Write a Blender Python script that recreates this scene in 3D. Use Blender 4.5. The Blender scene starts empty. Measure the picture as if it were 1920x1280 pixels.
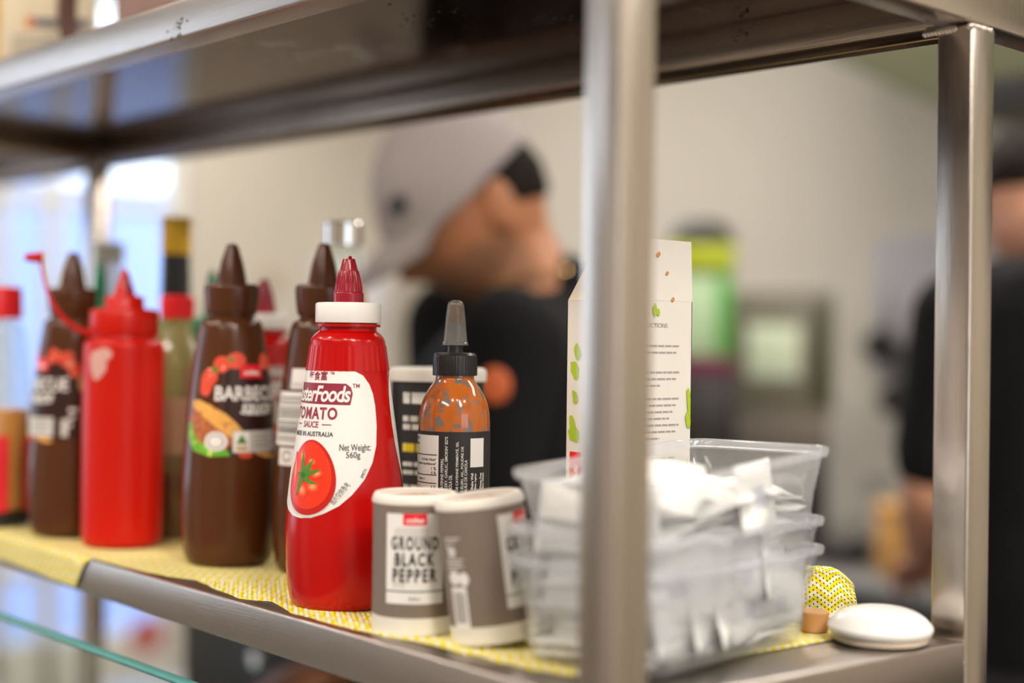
import bpy, bmesh, math, random
from mathutils import Vector, Matrix, noise
C = bpy.context.scene.collection
SC = bpy.context.scene
PI = math.pi
rnd = random.Random(7)

# ------------------------------------------------------------------ camera, world, lamps, exposure
CAM = Vector((0.49576, -0.48371, 1.37386))
cd = bpy.data.cameras.new('camera'); cam = bpy.data.objects.new('camera', cd); C.objects.link(cam)
Fv = Vector((-0.760315641, 0.649553790, 0.0)); Rv = Vector((0.64950444, 0.76025812, 0.01231105)); Uv = Vector((-0.00800647, -0.00935192, 0.99992422))
cam.matrix_world = Matrix(((Rv.x, Uv.x, -Fv.x, CAM.x), (Rv.y, Uv.y, -Fv.y, CAM.y), (Rv.z, Uv.z, -Fv.z, CAM.z), (0, 0, 0, 1)))
cd.sensor_width = 36.0; cd.lens = 2712.5 / 1920 * 36
cd.shift_x = -15.95 / 1920; cd.shift_y = 4.2 / 1920
cd.clip_start = 0.02
cd.dof.use_dof = True; cd.dof.focus_distance = 0.955; cd.dof.aperture_fstop = 1.9
SC.camera = cam
SC.view_settings.view_transform = 'Standard'; SC.view_settings.look = 'None'
SC.view_settings.gamma = 1.0; SC.view_settings.use_curve_mapping = False
SC.view_settings.exposure = 0.0
SC.cycles.use_denoising = True
SC.cycles.max_bounces = 10; SC.cycles.transparent_max_bounces = 24; SC.cycles.transmission_bounces = 10
SC.cycles.caustics_reflective = False; SC.cycles.caustics_refractive = False
SC.cycles.sample_clamp_indirect = 6.0

w = bpy.data.worlds.new('sky'); SC.world = w; w.use_nodes = True
bg = w.node_tree.nodes['Background']
bg.inputs['Color'].default_value = (0.76, 0.85, 1.0, 1); bg.inputs['Strength'].default_value = 3.4

def area(name, loc, aim, sx, sy, watts, col, shape='RECTANGLE', portal=False):
    l = bpy.data.lights.new(name, 'AREA'); l.shape = shape; l.size = sx; l.size_y = sy; l.energy = watts; l.color = col
    o = bpy.data.objects.new(name, l); C.objects.link(o); o.location = loc
    d = Vector(aim) - Vector(loc); o.rotation_euler = d.to_track_quat('-Z', 'Y').to_euler()
    if portal: l.cycles.is_portal = True
    return o
WARM = (1.0, 0.86, 0.70); NEUT = (1.0, 0.93, 0.84)
KITCHEN_PANELS = [(-2.9, 1.6), (-1.4, 1.75), (0.1, 1.7), (1.7, 1.75)]  # last panel is unseen, added to brighten the right-facing post sides
FRONT_PANELS = [(-1.3, -1.75), (0.35, -1.9), (1.55, -0.45)]  # last panel added out of view to light the containers from the right
DOWNLIGHTS = [(-1.9, -0.95), (-0.75, -1.0), (0.75, -0.95), (1.5, 0.2)]
for x, y in KITCHEN_PANELS: area('kitchen_panel_light', (x, y, 2.655), (x, y, 0), 1.14, 0.24, 20, NEUT)
for (x, y), wt in zip(FRONT_PANELS, (11, 13, 44)): area('front_panel_light', (x, y, 2.655), (x, y, 0), 1.14, 0.24, wt, NEUT)
for x, y in DOWNLIGHTS: area('downlight_light', (x, y, 2.665), (x, y, 0), 0.09, 0.09, 13, WARM, 'DISK')

# ------------------------------------------------------------------ helpers
Z0 = 1.2; TL, TU, TR = 0.00094, -0.01724, -0.02188
SHH, HH, S, D, XL, XE = 0.38122, 0.0275, 0.02535, 0.32685, -1.2705, -2.2
def zs(x, y): return Z0 + TL * x + TR * y
def zu(x, y): return Z0 + SHH + TU * x + TR * y

def thing(name, label, cat, loc=(0, 0, 0), rotz=0.0, group=None):
    o = bpy.data.objects.new(name, None); C.objects.link(o); o.empty_display_size = 0.05
    o.location = loc; o.rotation_euler = (0, 0, rotz)
    return tag(o, label, cat, group)
def tag(o, label, cat, group=None, kind=None):
    o['label'] = label; o['category'] = cat
    if group: o['group'] = group
    if kind: o['kind'] = kind
    return o
def link(name, me, mats=None, parent=None, smooth=True, auto=35):
    if isinstance(me, bmesh.types.BMesh):
        bm = me; me = bpy.data.meshes.new(name); bm.to_mesh(me); bm.free()
    if mats:
        for m in (mats if isinstance(mats, (list, tuple)) else [mats]): me.materials.append(m)
    if smooth:
        for p in me.polygons: p.use_smooth = True
        if auto and hasattr(me, 'set_sharp_from_angle'): me.set_sharp_from_angle(angle=math.radians(auto))
    o = bpy.data.objects.new(name, me); C.objects.link(o)
    if parent: o.parent = parent
    if name == 'grime': o['kind'] = 'stuff'
    return o
def struct(name, bm, m, parent=None, **k):
    o = link(name, bm, m, parent, **k)
    if parent is None: o['kind'] = 'structure'
    return o
def copy_tree(o, parent=None):
    c = o.copy(); C.objects.link(c)
    if parent: c.parent = parent
    for ch in list(o.children): copy_tree(ch, c)
    return c

def box(bm, x0, y0, z0, x1, y1, z1, bev=0.0, seg=2, zf=None):
    b = bmesh.new()
    bmesh.ops.create_cube(b, size=1.0)
    for v in b.verts:
        v.co = Vector((x0 + (v.co.x + .5) * (x1 - x0), y0 + (v.co.y + .5) * (y1 - y0), z0 + (v.co.z + .5) * (z1 - z0)))
    if bev: bmesh.ops.bevel(b, geom=list(b.edges), offset=bev, segments=seg, affect='EDGES', profile=.5)
    if zf:
        for v in b.verts: v.co.z += zf(v.co.x, v.co.y)
    merge(bm, b)
    return bm
def merge(bm, b, mat=None, M=None):
    vm = {}
    for v in b.verts: vm[v] = bm.verts.new(M @ v.co if M else v.co)
    for f in b.faces:
        try:
            nf = bm.faces.new([vm[v] for v in f.verts]); nf.material_index = f.material_index if mat is None else mat; nf.smooth = f.smooth
        except ValueError: pass
    b.free()
def B(*a, **k): return box(bmesh.new(), *a, **k)

def dens(prof, n=5):
    """smooth (monotone) resampling of a (z, r) profile; a repeated point makes a corner"""
    out = []
    for i in range(len(prof) - 1):
        p0 = prof[max(i - 1, 0)]; p1 = prof[i]; p2 = prof[i + 1]; p3 = prof[min(i + 2, len(prof) - 1)]
        if abs(p1[0] - p2[0]) < 1e-7 or abs(p1[1] - p2[1]) < 1e-7 and n < 2:
            out.append(p1); continue
        m1 = 0 if p1 == p0 else (p2[1] - p0[1]) / (p2[0] - p0[0] + 1e-12); m2 = 0 if p3 == p2 else (p3[1] - p1[1]) / (p3[0] - p1[0] + 1e-12)
        dx = p2[0] - p1[0]; s = (p2[1] - p1[1]) / dx
        if p1 == p0: m1 = s
        if p3 == p2: m2 = s
        if s == 0: m1 = m2 = 0
        else:
            m1 = max(min(m1 / s, 3), 0) * s; m2 = max(min(m2 / s, 3), 0) * s
        for k in range(n):
            t = k / n; h00 = 2*t**3 - 3*t*t + 1; h10 = t**3 - 2*t*t + t; h01 = -2*t**3 + 3*t*t; h11 = t**3 - t*t
            out.append((p1[0] + t * dx, h00 * p1[1] + h10 * dx * m1 + h01 * p2[1] + h11 * dx * m2))
    out.append(prof[-1]); return out
def lathe(prof, seg=64, mod=None, bm=None, caps=(True, True)):
    bm = bm or bmesh.new(); rings = []
    for z, r in prof:
        ring = []
        for i in range(seg):
            a = 2 * PI * i / seg; q = r * (mod(a, z) if mod else 1)
            ring.append(bm.verts.new((q * math.sin(a), -q * math.cos(a), z)))
        rings.append(ring)
    for a, b in zip(rings, rings[1:]):
        for i in range(seg):
            j = (i + 1) % seg; bm.faces.new((a[i], a[j], b[j], b[i]))
    if caps[0]: bm.faces.new(list(reversed(rings[0])))
    if caps[1]: bm.faces.new(rings[-1])
    return bm
def rfun(prof):
    p = sorted(prof)
    def f(z):
        if z <= p[0][0]: return p[0][1]
        for a, b in zip(p, p[1:]):
            if a[0] <= z <= b[0]: return a[1] if b[0] - a[0] < 1e-9 else a[1] + (b[1] - a[1]) * (z - a[0]) / (b[0] - a[0])
        return p[-1][1]
    return f
def px(prof, y0, s): return [((y0 - y) * s, hw * s) for y, hw in prof]   # heights and half-widths measured along a bottle, to metres

def tube(pts, r, seg=10, bm=None):
    bm = bm or bmesh.new(); rings = []; up = Vector((0, 0, 1)); n = len(pts); pts = [Vector(p) for p in pts]
    prev = None
    for i, p in enumerate(pts):
        t = (pts[min(i + 1, n - 1)] - pts[max(i - 1, 0)]).normalized()
        a = (prev - t * prev.dot(t)) if prev else t.cross(up if abs(t.z) < .9 else Vector((1, 0, 0)))
        a.normalize(); prev = a; b = t.cross(a); rr = r[i] if isinstance(r, (list, tuple)) else r
        rings.append([bm.verts.new(p + rr * (a * math.cos(2*PI*k/seg) + b * math.sin(2*PI*k/seg))) for k in range(seg)])
    for a, b in zip(rings, rings[1:]):
        for i in range(seg): bm.faces.new((a[i], a[(i+1) % seg], b[(i+1) % seg], b[i]))
    bm.faces.new(list(reversed(rings[0]))); bm.faces.new(rings[-1])
    bmesh.ops.recalc_face_normals(bm, faces=bm.faces)
    return bm
def bez(p0, p1, p2, p3, n=16):
    P = [Vector(p) for p in (p0, p1, p2, p3)]
    return [P[0]*(1-t)**3 + P[1]*3*t*(1-t)**2 + P[2]*3*t*t*(1-t) + P[3]*t**3 for t in [i/n for i in range(n+1)]]

# 2-D artwork, wrapped on a bottle or laid on a flat face
def poly(pts):
    b = bmesh.new(); f = b.faces.new([b.verts.new((x, y, 0)) for x, y in pts]); f.normal_update()
    if f.normal.z < 0: bmesh.ops.reverse_faces(b, faces=[f])
    if len(pts) > 4: bmesh.ops.triangulate(b, faces=list(b.faces))
    return b
def rect(x0, y0, x1, y1, r=0):
    if not r: return poly([(x0, y0), (x1, y0), (x1, y1), (x0, y1)])
    return poly([(cx + r*math.cos(a), cy + r*math.sin(a)) for cx, cy, a0 in ((x1-r, y1-r, 0), (x0+r, y1-r, PI/2), (x0+r, y0+r, PI), (x1-r, y0+r, 1.5*PI)) for a in [a0 + k*PI/8 for k in range(5)]])
def ell(cx, cy, a, b, rot=0, n=28, jag=0):
    c, s = math.cos(rot), math.sin(rot); P = []
    for k in range(n):
        t = 2*PI*k/n; q = 1 + (jag * rnd.uniform(-1, 1)); x, y = a*q*math.cos(t), b*q*math.sin(t); P.append((cx + c*x - s*y, cy + s*x + c*y))
    return poly(P)
def txt(body, cx, cy, h=None, wd=None, bold=0.0, rot=0.0, shear=0.0, gap=1.0, align='C'):
    """lettering as flat mesh: h = height of the letters' box, wd = its width"""
    cu = bpy.data.curves.new('t', 'FONT'); cu.body = body; cu.size = 1; cu.offset = bold; cu.shear = shear; cu.space_character = gap
    cu.resolution_u = 3; cu.fill_mode = 'FRONT'; cu.dimensions = '2D'
    o = bpy.data.objects.new('t', cu); C.objects.link(o); bpy.context.view_layer.update()
    me = bpy.data.meshes.new_from_object(o.evaluated_get(bpy.context.evaluated_depsgraph_get()))
    bpy.data.objects.remove(o); bpy.data.curves.remove(cu)
    b = bmesh.new(); b.from_mesh(me); bpy.data.meshes.remove(me)
    if not b.verts: return b
    xs = [v.co.x for v in b.verts]; ys = [v.co.y for v in b.verts]
    x0, x1, y0, y1 = min(xs), max(xs), min(ys), max(ys)
    sy = h / (y1 - y0) if h else None; sx = wd / (x1 - x0) if wd else sy
    if sy is None: sy = sx
    c, s = math.cos(rot), math.sin(rot)
    for v in b.verts:
        x = (v.co.x - ((x0 + x1) / 2 if align == 'C' else x0)) * sx; y = (v.co.y - (y0 + y1) / 2) * sy
        v.co = Vector((cx + c*x - s*y, cy + s*x + c*y, 0))
    return b
def art(layers, rf=None, rref=.03, th0=0.0, du=.003, dv=.006, frame=None):
    """layers of (2-D mesh, material index, lift)"""
    bm = bmesh.new()
    for b, mi, off in layers:
        if not b.verts: b.free(); continue
        for f in b.faces:
            if f.normal.z < -.5: f.normal_flip()
        if rf:
            for ax, st in ((0, du), (1, dv)):
                if not st: continue
                lo = min(v.co[ax] for v in b.verts); hi = max(v.co[ax] for v in b.verts)
                k = math.ceil(lo / st)
                while k * st < hi:
                    co = Vector((0, 0, 0)); co[ax] = k * st; no = Vector((0, 0, 0)); no[ax] = 1
                    bmesh.ops.bisect_plane(b, geom=list(b.verts) + list(b.edges) + list(b.faces), plane_co=co, plane_no=no); k += 1
            for v in b.verts:
                u, h = v.co.x, v.co.y; r = rf(h) + off; t = th0 + u / rref
                v.co = Vector((r * math.sin(t), -r * math.cos(t), h))
        else:
            o, ex, ey = frame; n = ex.cross(ey)
            for v in b.verts: v.co = o + ex * v.co.x + ey * v.co.y + n * off
        merge(bm, b, mi)
    return bm

# ------------------------------------------------------------------ materials
def M(name, col, rough=.5, metal=0.0, var=.06, scale=18.0, bump=0.0, spec=.5, trans=0.0, ior=1.45, coat=0.0, stretch=(1, 1, 1), alpha=1.0, emit=0.0, sss=0.0):
    m = bpy.data.materials.new(name); m.use_nodes = True; t = m.node_tree; n = t.nodes; p = n['Principled BSDF']
    tc = n.new('ShaderNodeTexCoord'); mp = n.new('ShaderNodeMapping'); mp.inputs['Scale'].default_value = stretch
    nz = n.new('ShaderNodeTexNoise'); nz.inputs['Scale'].default_value = scale; nz.inputs['Detail'].default_value = 4
    t.links.new(tc.outputs['Object'], mp.inputs[0]); t.links.new(mp.outputs[0], nz.inputs['Vector'])
    mx = n.new('ShaderNodeMix'); mx.data_type = 'RGBA'
    a = [max(0, c * (1 - var)) for c in col]; b = [min(1, c * (1 + var)) for c in col]
    mx.inputs[6].default_value = (*a, 1); mx.inputs[7].default_value = (*b, 1)
    t.links.new(nz.outputs['Fac'], mx.inputs[0]); t.links.new(mx.outputs[2], p.inputs['Base Color'])
    p.inputs['Roughness'].default_value = rough; p.inputs['Metallic'].default_value = metal
    p.inputs['Specular IOR Level'].default_value = spec; p.inputs['Transmission Weight'].default_value = trans
    p.inputs['IOR'].default_value = ior; p.inputs['Coat Weight'].default_value = coat; p.inputs['Alpha'].default_value = alpha
    if sss: p.inputs['Subsurface Weight'].default_value = sss; p.inputs['Subsurface Radius'].default_value = (.02, .008, .004)
    if emit:
        t.links.new(mx.outputs[2], p.inputs['Emission Color']); p.inputs['Emission Strength'].default_value = emit
    if bump:
        bp = n.new('ShaderNodeBump'); bp.inputs['Strength'].default_value = bump; bp.inputs['Distance'].default_value = .002
        t.links.new(nz.outputs['Fac'], bp.inputs['Height']); t.links.new(bp.outputs[0], p.inputs['Normal'])
    m['p'] = 1
    return m
def steel(name, col, r0, r1, stretch, stain=.0, sthr=.68):
    m = M(name, col, .3, 1.0, .10, 6.0, 0, stretch=(1, 1, 1)); t = m.node_tree; n = t.nodes; p = n['Principled BSDF']
    tc = n['Texture Coordinate']; mp = n.new('ShaderNodeMapping'); mp.inputs['Scale'].default_value = stretch
    g = n.new('ShaderNodeTexNoise'); g.inputs['Scale'].default_value = 60; g.inputs['Detail'].default_value = 3
    t.links.new(tc.outputs['Object'], mp.inputs[0]); t.links.new(mp.outputs[0], g.inputs['Vector'])
    mr = n.new('ShaderNodeMapRange'); mr.inputs[3].default_value = r0; mr.inputs[4].default_value = r1
    t.links.new(g.outputs['Fac'], mr.inputs[0]); t.links.new(mr.outputs[0], p.inputs['Roughness'])
    bp = n.new('ShaderNodeBump'); bp.inputs['Strength'].default_value = .12 if r0 > .1 else .02; bp.inputs['Distance'].default_value = .0006
    t.links.new(g.outputs['Fac'], bp.inputs['Height']); t.links.new(bp.outputs[0], p.inputs['Normal'])
    if stain:
        s = n.new('ShaderNodeTexNoise'); s.inputs['Scale'].default_value = 38; s.inputs['Detail'].default_value = 6
        s2 = n.new('ShaderNodeTexNoise'); s2.inputs['Scale'].default_value = 5
        t.links.new(tc.outputs['Object'], s.inputs['Vector']); t.links.new(tc.outputs['Object'], s2.inputs['Vector'])
        ml = n.new('ShaderNodeMath'); ml.operation = 'MULTIPLY'; t.links.new(s.outputs['Fac'], ml.inputs[0]); t.links.new(s2.outputs['Fac'], ml.inputs[1])
        r = n.new('ShaderNodeMapRange'); r.inputs[1].default_value = sthr * .52; r.inputs[2].default_value = sthr * .52 + .05; r.inputs[4].default_value = stain
        t.links.new(ml.outputs[0], r.inputs[0])
        mx = n.new('ShaderNodeMix'); mx.data_type = 'RGBA'; mx.inputs[7].default_value = (.035, .02, .012, 1)
        src = p.inputs['Base Color'].links[0].from_socket
        t.links.new(r.outputs[0], mx.inputs[0]); t.links.new(src, mx.inputs[6]); t.links.new(mx.outputs[2], p.inputs['Base Color'])
        iv = n.new('ShaderNodeMath'); iv.operation = 'SUBTRACT'; iv.inputs[0].default_value = 1; t.links.new(r.outputs[0], iv.inputs[1]); t.links.new(iv.outputs[0], p.inputs['Metallic'])
    return m
def clear(name, tint, milk, milkcol=(.9, .92, .95), rough=.12):
    """thin clear plastic: mostly see-through, a little milky, with a surface sheen"""
    m = bpy.data.materials.new(name); m.use_nodes = True; t = m.node_tree; n = t.nodes; n.remove(n['Principled BSDF'])
    out = n['Material Output']; tr = n.new('ShaderNodeBsdfTransparent'); tr.inputs[0].default_value = (*tint, 1)
    df = n.new('ShaderNodeBsdfDiffuse'); df.inputs[0].default_value = (*milkcol, 1); tl = n.new('ShaderNodeBsdfTranslucent'); tl.inputs[0].default_value = (*milkcol, 1)
    gl = n.new('ShaderNodeBsdfGlossy'); gl.inputs['Roughness'].default_value = rough
    md = n.new('ShaderNodeMixShader'); md.inputs[0].default_value = .5; t.links.new(df.outputs[0], md.inputs[1]); t.links.new(tl.outputs[0], md.inputs[2])
    tc = n.new('ShaderNodeTexCoord'); nz = n.new('ShaderNodeTexNoise'); nz.inputs['Scale'].default_value = 25; t.links.new(tc.outputs['Object'], nz.inputs['Vector'])
    mr = n.new('ShaderNodeMapRange'); mr.inputs[3].default_value = milk * .75; mr.inputs[4].default_value = milk * 1.25; t.links.new(nz.outputs['Fac'], mr.inputs[0])
    m1 = n.new('ShaderNodeMixShader'); t.links.new(mr.outputs[0], m1.inputs[0]); t.links.new(tr.outputs[0], m1.inputs[1]); t.links.new(md.outputs[0], m1.inputs[2])
    lw = n.new('ShaderNodeLayerWeight'); lw.inputs[0].default_value = .5
    pw = n.new('ShaderNodeMath'); pw.operation = 'POWER'; pw.inputs[1].default_value = 4.0; t.links.new(lw.outputs['Facing'], pw.inputs[0])
    fr = n.new('ShaderNodeMapRange'); fr.inputs[3].default_value = .03; fr.inputs[4].default_value = .55; t.links.new(pw.outputs[0], fr.inputs[0])
    m2 = n.new('ShaderNodeMixShader'); t.links.new(fr.outputs[0], m2.inputs[0]); t.links.new(m1.outputs[0], m2.inputs[1]); t.links.new(gl.outputs[0], m2.inputs[2])
    t.links.new(m2.outputs[0], out.inputs[0]); return m
def cloth_mat():
    m = M('yellow_wipe', (.86, .80, .42), .9, 0, .05, 60, .2, spec=.1); t = m.node_tree; n = t.nodes; p = n['Principled BSDF']; L = t.links.new
    uv = n.new('ShaderNodeUVMap'); sp = n.new('ShaderNodeSeparateXYZ'); L(uv.outputs[0], sp.inputs[0])
    def mth(op, a, b=None):
        k = n.new('ShaderNodeMath'); k.operation = op
        for i, v in enumerate((a, b)):
            if v is None: continue
            if isinstance(v, (int, float)): k.inputs[i].default_value = v
            else: L(v, k.inputs[i])
        return k.outputs[0]
    X, Y = sp.outputs[0], sp.outputs[1]
    zz = mth('PINGPONG', mth('MULTIPLY', X, 84.0), 1.0)               # zigzag across the weave
    st = mth('PINGPONG', mth('ADD', mth('MULTIPLY', Y, 235.0), mth('MULTIPLY', zz, 2.5)), 1.0)
    mr = n.new('ShaderNodeMapRange'); mr.inputs[1].default_value = .42; mr.inputs[2].default_value = .62; L(st, mr.inputs[0])
    mx = n.new('ShaderNodeMix'); mx.data_type = 'RGBA'; mx.inputs[6].default_value = (.84, .68, .015, 1); mx.inputs[7].default_value = (.84, .81, .62, 1)
    L(mr.outputs[0], mx.inputs[0]); L(mx.outputs[2], p.inputs['Base Color'])
    hx = mth('ABSOLUTE', mth('SUBTRACT', mth('FRACT', mth('MULTIPLY', X, 330.0)), .5)); hy = mth('ABSOLUTE', mth('SUBTRACT', mth('FRACT', mth('ADD', mth('MULTIPLY', Y, 260.0), mth('MULTIPLY', mth('FLOOR', mth('MULTIPLY', X, 330.0)), .5))), .5))
    hole = mth('LESS_THAN', mth('ADD', mth('MULTIPLY', hx, hx), mth('MULTIPLY', hy, hy)), .045)
    L(mth('SUBTRACT', 1.0, hole), p.inputs['Alpha'])
    return m
def speck(name, base, blotch, thr, scale, rough=.2, **k):
    """two-tone procedural: base with blotches of another colour"""
    m = M(name, base, rough, 0, .08, 30, **k); t = m.node_tree; n = t.nodes; p = n['Principled BSDF']
    s = n.new('ShaderNodeTexNoise'); s.inputs['Scale'].default_value = scale; s.inputs['Detail'].default_value = 5; s.inputs['Roughness'].default_value = .6
    t.links.new(n['Texture Coordinate'].outputs['Object'], s.inputs['Vector'])
    r = n.new('ShaderNodeMapRange'); r.inputs[1].default_value = thr - .03; r.inputs[2].default_value = thr + .03; t.links.new(s.outputs['Fac'], r.inputs[0])
    mx = n.new('ShaderNodeMix'); mx.data_type = 'RGBA'; mx.inputs[7].default_value = (*blotch, 1)
    src = p.inputs['Base Color'].links[0].from_socket
    t.links.new(r.outputs[0], mx.inputs[0]); t.links.new(src, mx.inputs[6]); t.links.new(mx.outputs[2], p.inputs['Base Color'])
    return m

m_steel = steel('brushed_steel', (.46, .41, .375), .24, .42, (.6, 14, 14), .55, .78)
m_steelv = steel('brushed_steel_post', (.56, .50, .45), .17, .30, (14, 14, .6), .0)
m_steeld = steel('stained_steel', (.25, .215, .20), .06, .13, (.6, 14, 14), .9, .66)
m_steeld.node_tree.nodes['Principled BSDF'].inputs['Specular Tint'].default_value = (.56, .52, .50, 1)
m_steelr = steel('rail_steel_dark_reflection', (.34, .285, .24), .18, .30, (.15, 5, 5), .7, .80)  # darker copy of the rail steel; dark reflections put into the colour
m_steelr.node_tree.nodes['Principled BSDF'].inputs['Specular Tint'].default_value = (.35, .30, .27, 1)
m_chrome = M('polished_steel', (.75, .74, .72), .12, 1.0, .03)
m_white = M('white_plastic', (.80, .78, .75), .35, 0, .02, spec=.4)
m_whitel = M('white_label', (.76, .75, .735), .42, 0, .015)
m_red = M('red_plastic', (.44, .002, .002), .2, 0, .05, 8, spec=.4)
m_redl = M('orange_red_plastic', (.56, .008, .002), .33, 0, .06, 8, spec=.35)
m_redtag = M('red_print', (.80, .012, .02), .4)
m_maroon = M('maroon_plastic', (.26, .008, .022), .22, 0, .06)
m_maroonp = M('maroon_print', (.26, .018, .045), .42)
m_brown = M('brown_plastic', (.082, .025, .008), .22, 0, .08, 6, spec=.45)
m_brownp = M('dark_brown_print', (.030, .010, .008), .3)
m_black = M('black_plastic', (.012, .012, .013), .32)
m_blackp = M('black_print', (.018, .017, .018), .5)
m_blackl = M('black_label', (.022, .021, .023), .42)
m_grey = M('grey_print', (.34, .32, .31), .5)
m_greyl = M('pale_grey_print', (.62, .60, .58), .5)
m_card = M('taupe_card', (.185, .145, .118), .6, 0, .05, 40)
m_cardw = M('white_card', (.72, .685, .635), .6, 0, .03, 40)
m_pepper = speck('pepper_crumbs', (.30, .15, .07), (.62, .50, .36), .58, 260, .9)
m_tomato = speck('tomato_print', (.74, .035, .010), (.80, .10, .03), .60, 60, .35)
m_tomatod = M('tomato_shade_print', (.50, .012, .008), .35)
m_tomat1 = M('tomato_print_orange', (.80, .065, .02), .35); m_tomat2 = M('tomato_print_warm', (.84, .13, .05), .35)
m_tomatol = M('tomato_light_print', (.90, .30, .14), .35)
m_leaf = M('leaf_print', (.065, .21, .014), .45, 0, .3, 300)
m_leafd = M('dark_leaf_print', (.035, .13, .015), .45)
m_bun = speck('bun_print', (.80, .42, .10), (.52, .17, .03), .60, 220, .45)
m_meat = speck('meat_print', (.36, .10, .04), (.62, .20, .06), .55, 330, .45)
m_lettuce = speck('lettuce_print', (.12, .42, .03), (.62, .60, .06), .58, 260, .45)
m_tom2 = speck('cut_tomato_print', (.72, .07, .03), (.88, .38, .26), .60, 160, .45)
m_gold = M('gold_print', (.55, .36, .12), .4)
m_whitep = M('white_print', (.82, .80, .78), .45)
m_yel = M('yellow_print', (.70, .52, .02), .45)
m_cloth = cloth_mat()
m_clear = clear('clear_container', (.985, .99, 1.0), .12, (.97, .965, .96))
m_rim = clear('container_rim', (.96, .97, 1.0), .30, (.92, .93, .96))
m_glassc = clear('clear_bottle', (.90, .93, .90), .07, rough=.05)
m_greencl = clear('green_glass', (.50, .56, .16), .22, (.30, .34, .03), .06)
m_tip = clear('cloudy_nozzle', (.86, .85, .83), .22, (.52, .50, .47), .2)
m_green = M('green_cap', (.004, .21, .085), .3)
m_orange = M('orange_sauce', (.74, .28, .03), .3, 0, .2, 30)
m_dksauce = M('dark_red_sauce', (.12, .012, .008), .3, 0, .2, 30)
m_sach = M('sachet_paper', (.93, .915, .89), .55, 0, .03, 60, .15, sss=.55)
m_sach.node_tree.nodes['Principled BSDF'].inputs['Subsurface Radius'].default_value = (.03, .028, .025)
m_sachp = M('sachet_blue_print', (.60, .61, .70), .6, 0, .25, 500)
m_wood = M('cork_wood', (.52, .27, .10), .7, 0, .2, 120)
m_ceram = M('white_ceramic', (.88, .86, .84), .25, 0, .01)
m_cream = M('cream_card', (.78, .68, .50), .6, 0, .03)
m_yolk = M('yellow_card', (.84, .50, .02), .5, 0, .1)
m_mauve = M('jug_mauve_reflection', (.30, .19, .17), .25, 0, .08, 5)  # brown jug body, the mauve of its reflection put into the colour
m_jugh = M('dark_brown_jug', (.085, .028, .012), .3)
m_glass = M('pane_glass', (.93, .98, .96), .01, 0, 0, trans=1.0, ior=1.45)
m_teal = M('teal_glass_edge', (.12, .42, .40), .25, 0, .12, 60, trans=.25)
m_wallc = M('cream_wall', (.56, .515, .44), .75, 0, .03, 3)
m_wallf = M('taupe_wall', (.34, .30, .26), .75, 0, .03, 3)
m_cream2 = M('cream_reflector_paint', (.74, .69, .62), .5, 0, .02, 3)  # paint of the added reflector panel on the front wall
m_ceil = M('ceiling_paint', (.72, .68, .60), .8, 0, .02, 3)
m_floor = M('floor_tile', (.26, .23, .20), .35, 0, .1, 4)
m_frame = M('door_frame_paint', (.70, .69, .64), .5)
m_panel = M('frosted_blue_panel', (.55, .66, .88), .4, 0, .05, 3)
m_ext = M('pale_render', (.40, .49, .80), .8, 0, .04, 1)
m_extf = M('paving', (.45, .45, .45), .8, 0, .1, 2)
m_bench = M('bench_steel', (.42, .40, .37), .38, .8, .05)
m_dark = M('black_enamel', (.012, .011, .011), .35)
m_olive = M('olive_enamel', (.060, .058, .024), .5, 0, .15, 2)
m_oven = M('grey_olive_enamel', (.165, .150, .115), .45, 0, .06)
m_skin = M('skin', (.46, .195, .098), .48, 0, .10, 14, sss=.12)
m_stub = M('stubble_skin', (.30, .145, .080), .6, 0, .25, 220)
m_skin2 = M('pale_skin', (.56, .28, .18), .48, 0, .08, 14, sss=.12)
m_hair = M('black_hair', (.012, .008, .006), .8, 0, .4, 200, .3, spec=.15, stretch=(1, 1, .1))
m_shirt = M('black_cotton', (.008, .008, .0095), .9, 0, .2, 90, .2, spec=.2)
m_shirt2 = M('charcoal_cotton', (.008, .008, .0095), .9, 0, .2, 90, .2, spec=.2)
m_trous = M('dark_trousers', (.02, .02, .024), .85, 0, .2, 60)
m_cap = M('grey_cap_cloth', (.33, .295, .30), .85, 0, .06, 120, .2)
m_capd = M('dark_cap_badge', (.05, .05, .06), .7)
m_shoe = M('black_shoe', (.01, .01, .01), .5)
m_orangep = M('orange_shirt_print', (.62, .13, .035), .6)
m_goldm = M('gold_chain', (.85, .58, .25), .18, 1.0, .02)
m_lamp = M('lamp_diffuser', (1, .96, .90), .5, 0, 0, emit=6)
m_scr = M('green_screen', (.36, .50, .30), .4, 0, .15, 9, emit=.17)
m_scr2 = M('pale_screen', (.46, .52, .38), .4, 0, .1, 9, emit=.22)
m_lime = M('lime_plastic', (.40, .46, .015), .4)
m_mag = M('magenta_plastic', (.13, .008, .05), .4)
m_gcase = M('bright_green_plastic', (.08, .36, .05), .4)
m_kraft = M('kraft_card', (.56, .30, .085), .7, 0, .08, 8)
m_notice = M('grey_paper', (.42, .40, .43), .7, 0, .1, 3)
m_jar = speck('jar_contents', (.45, .42, .38), (.22, .20, .18), .55, 30, .4)
m_disp = M('white_towel_box', (.80, .79, .84), .4)
m_redsign = M('red_sticker', (.55, .17, .15), .5)

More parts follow.
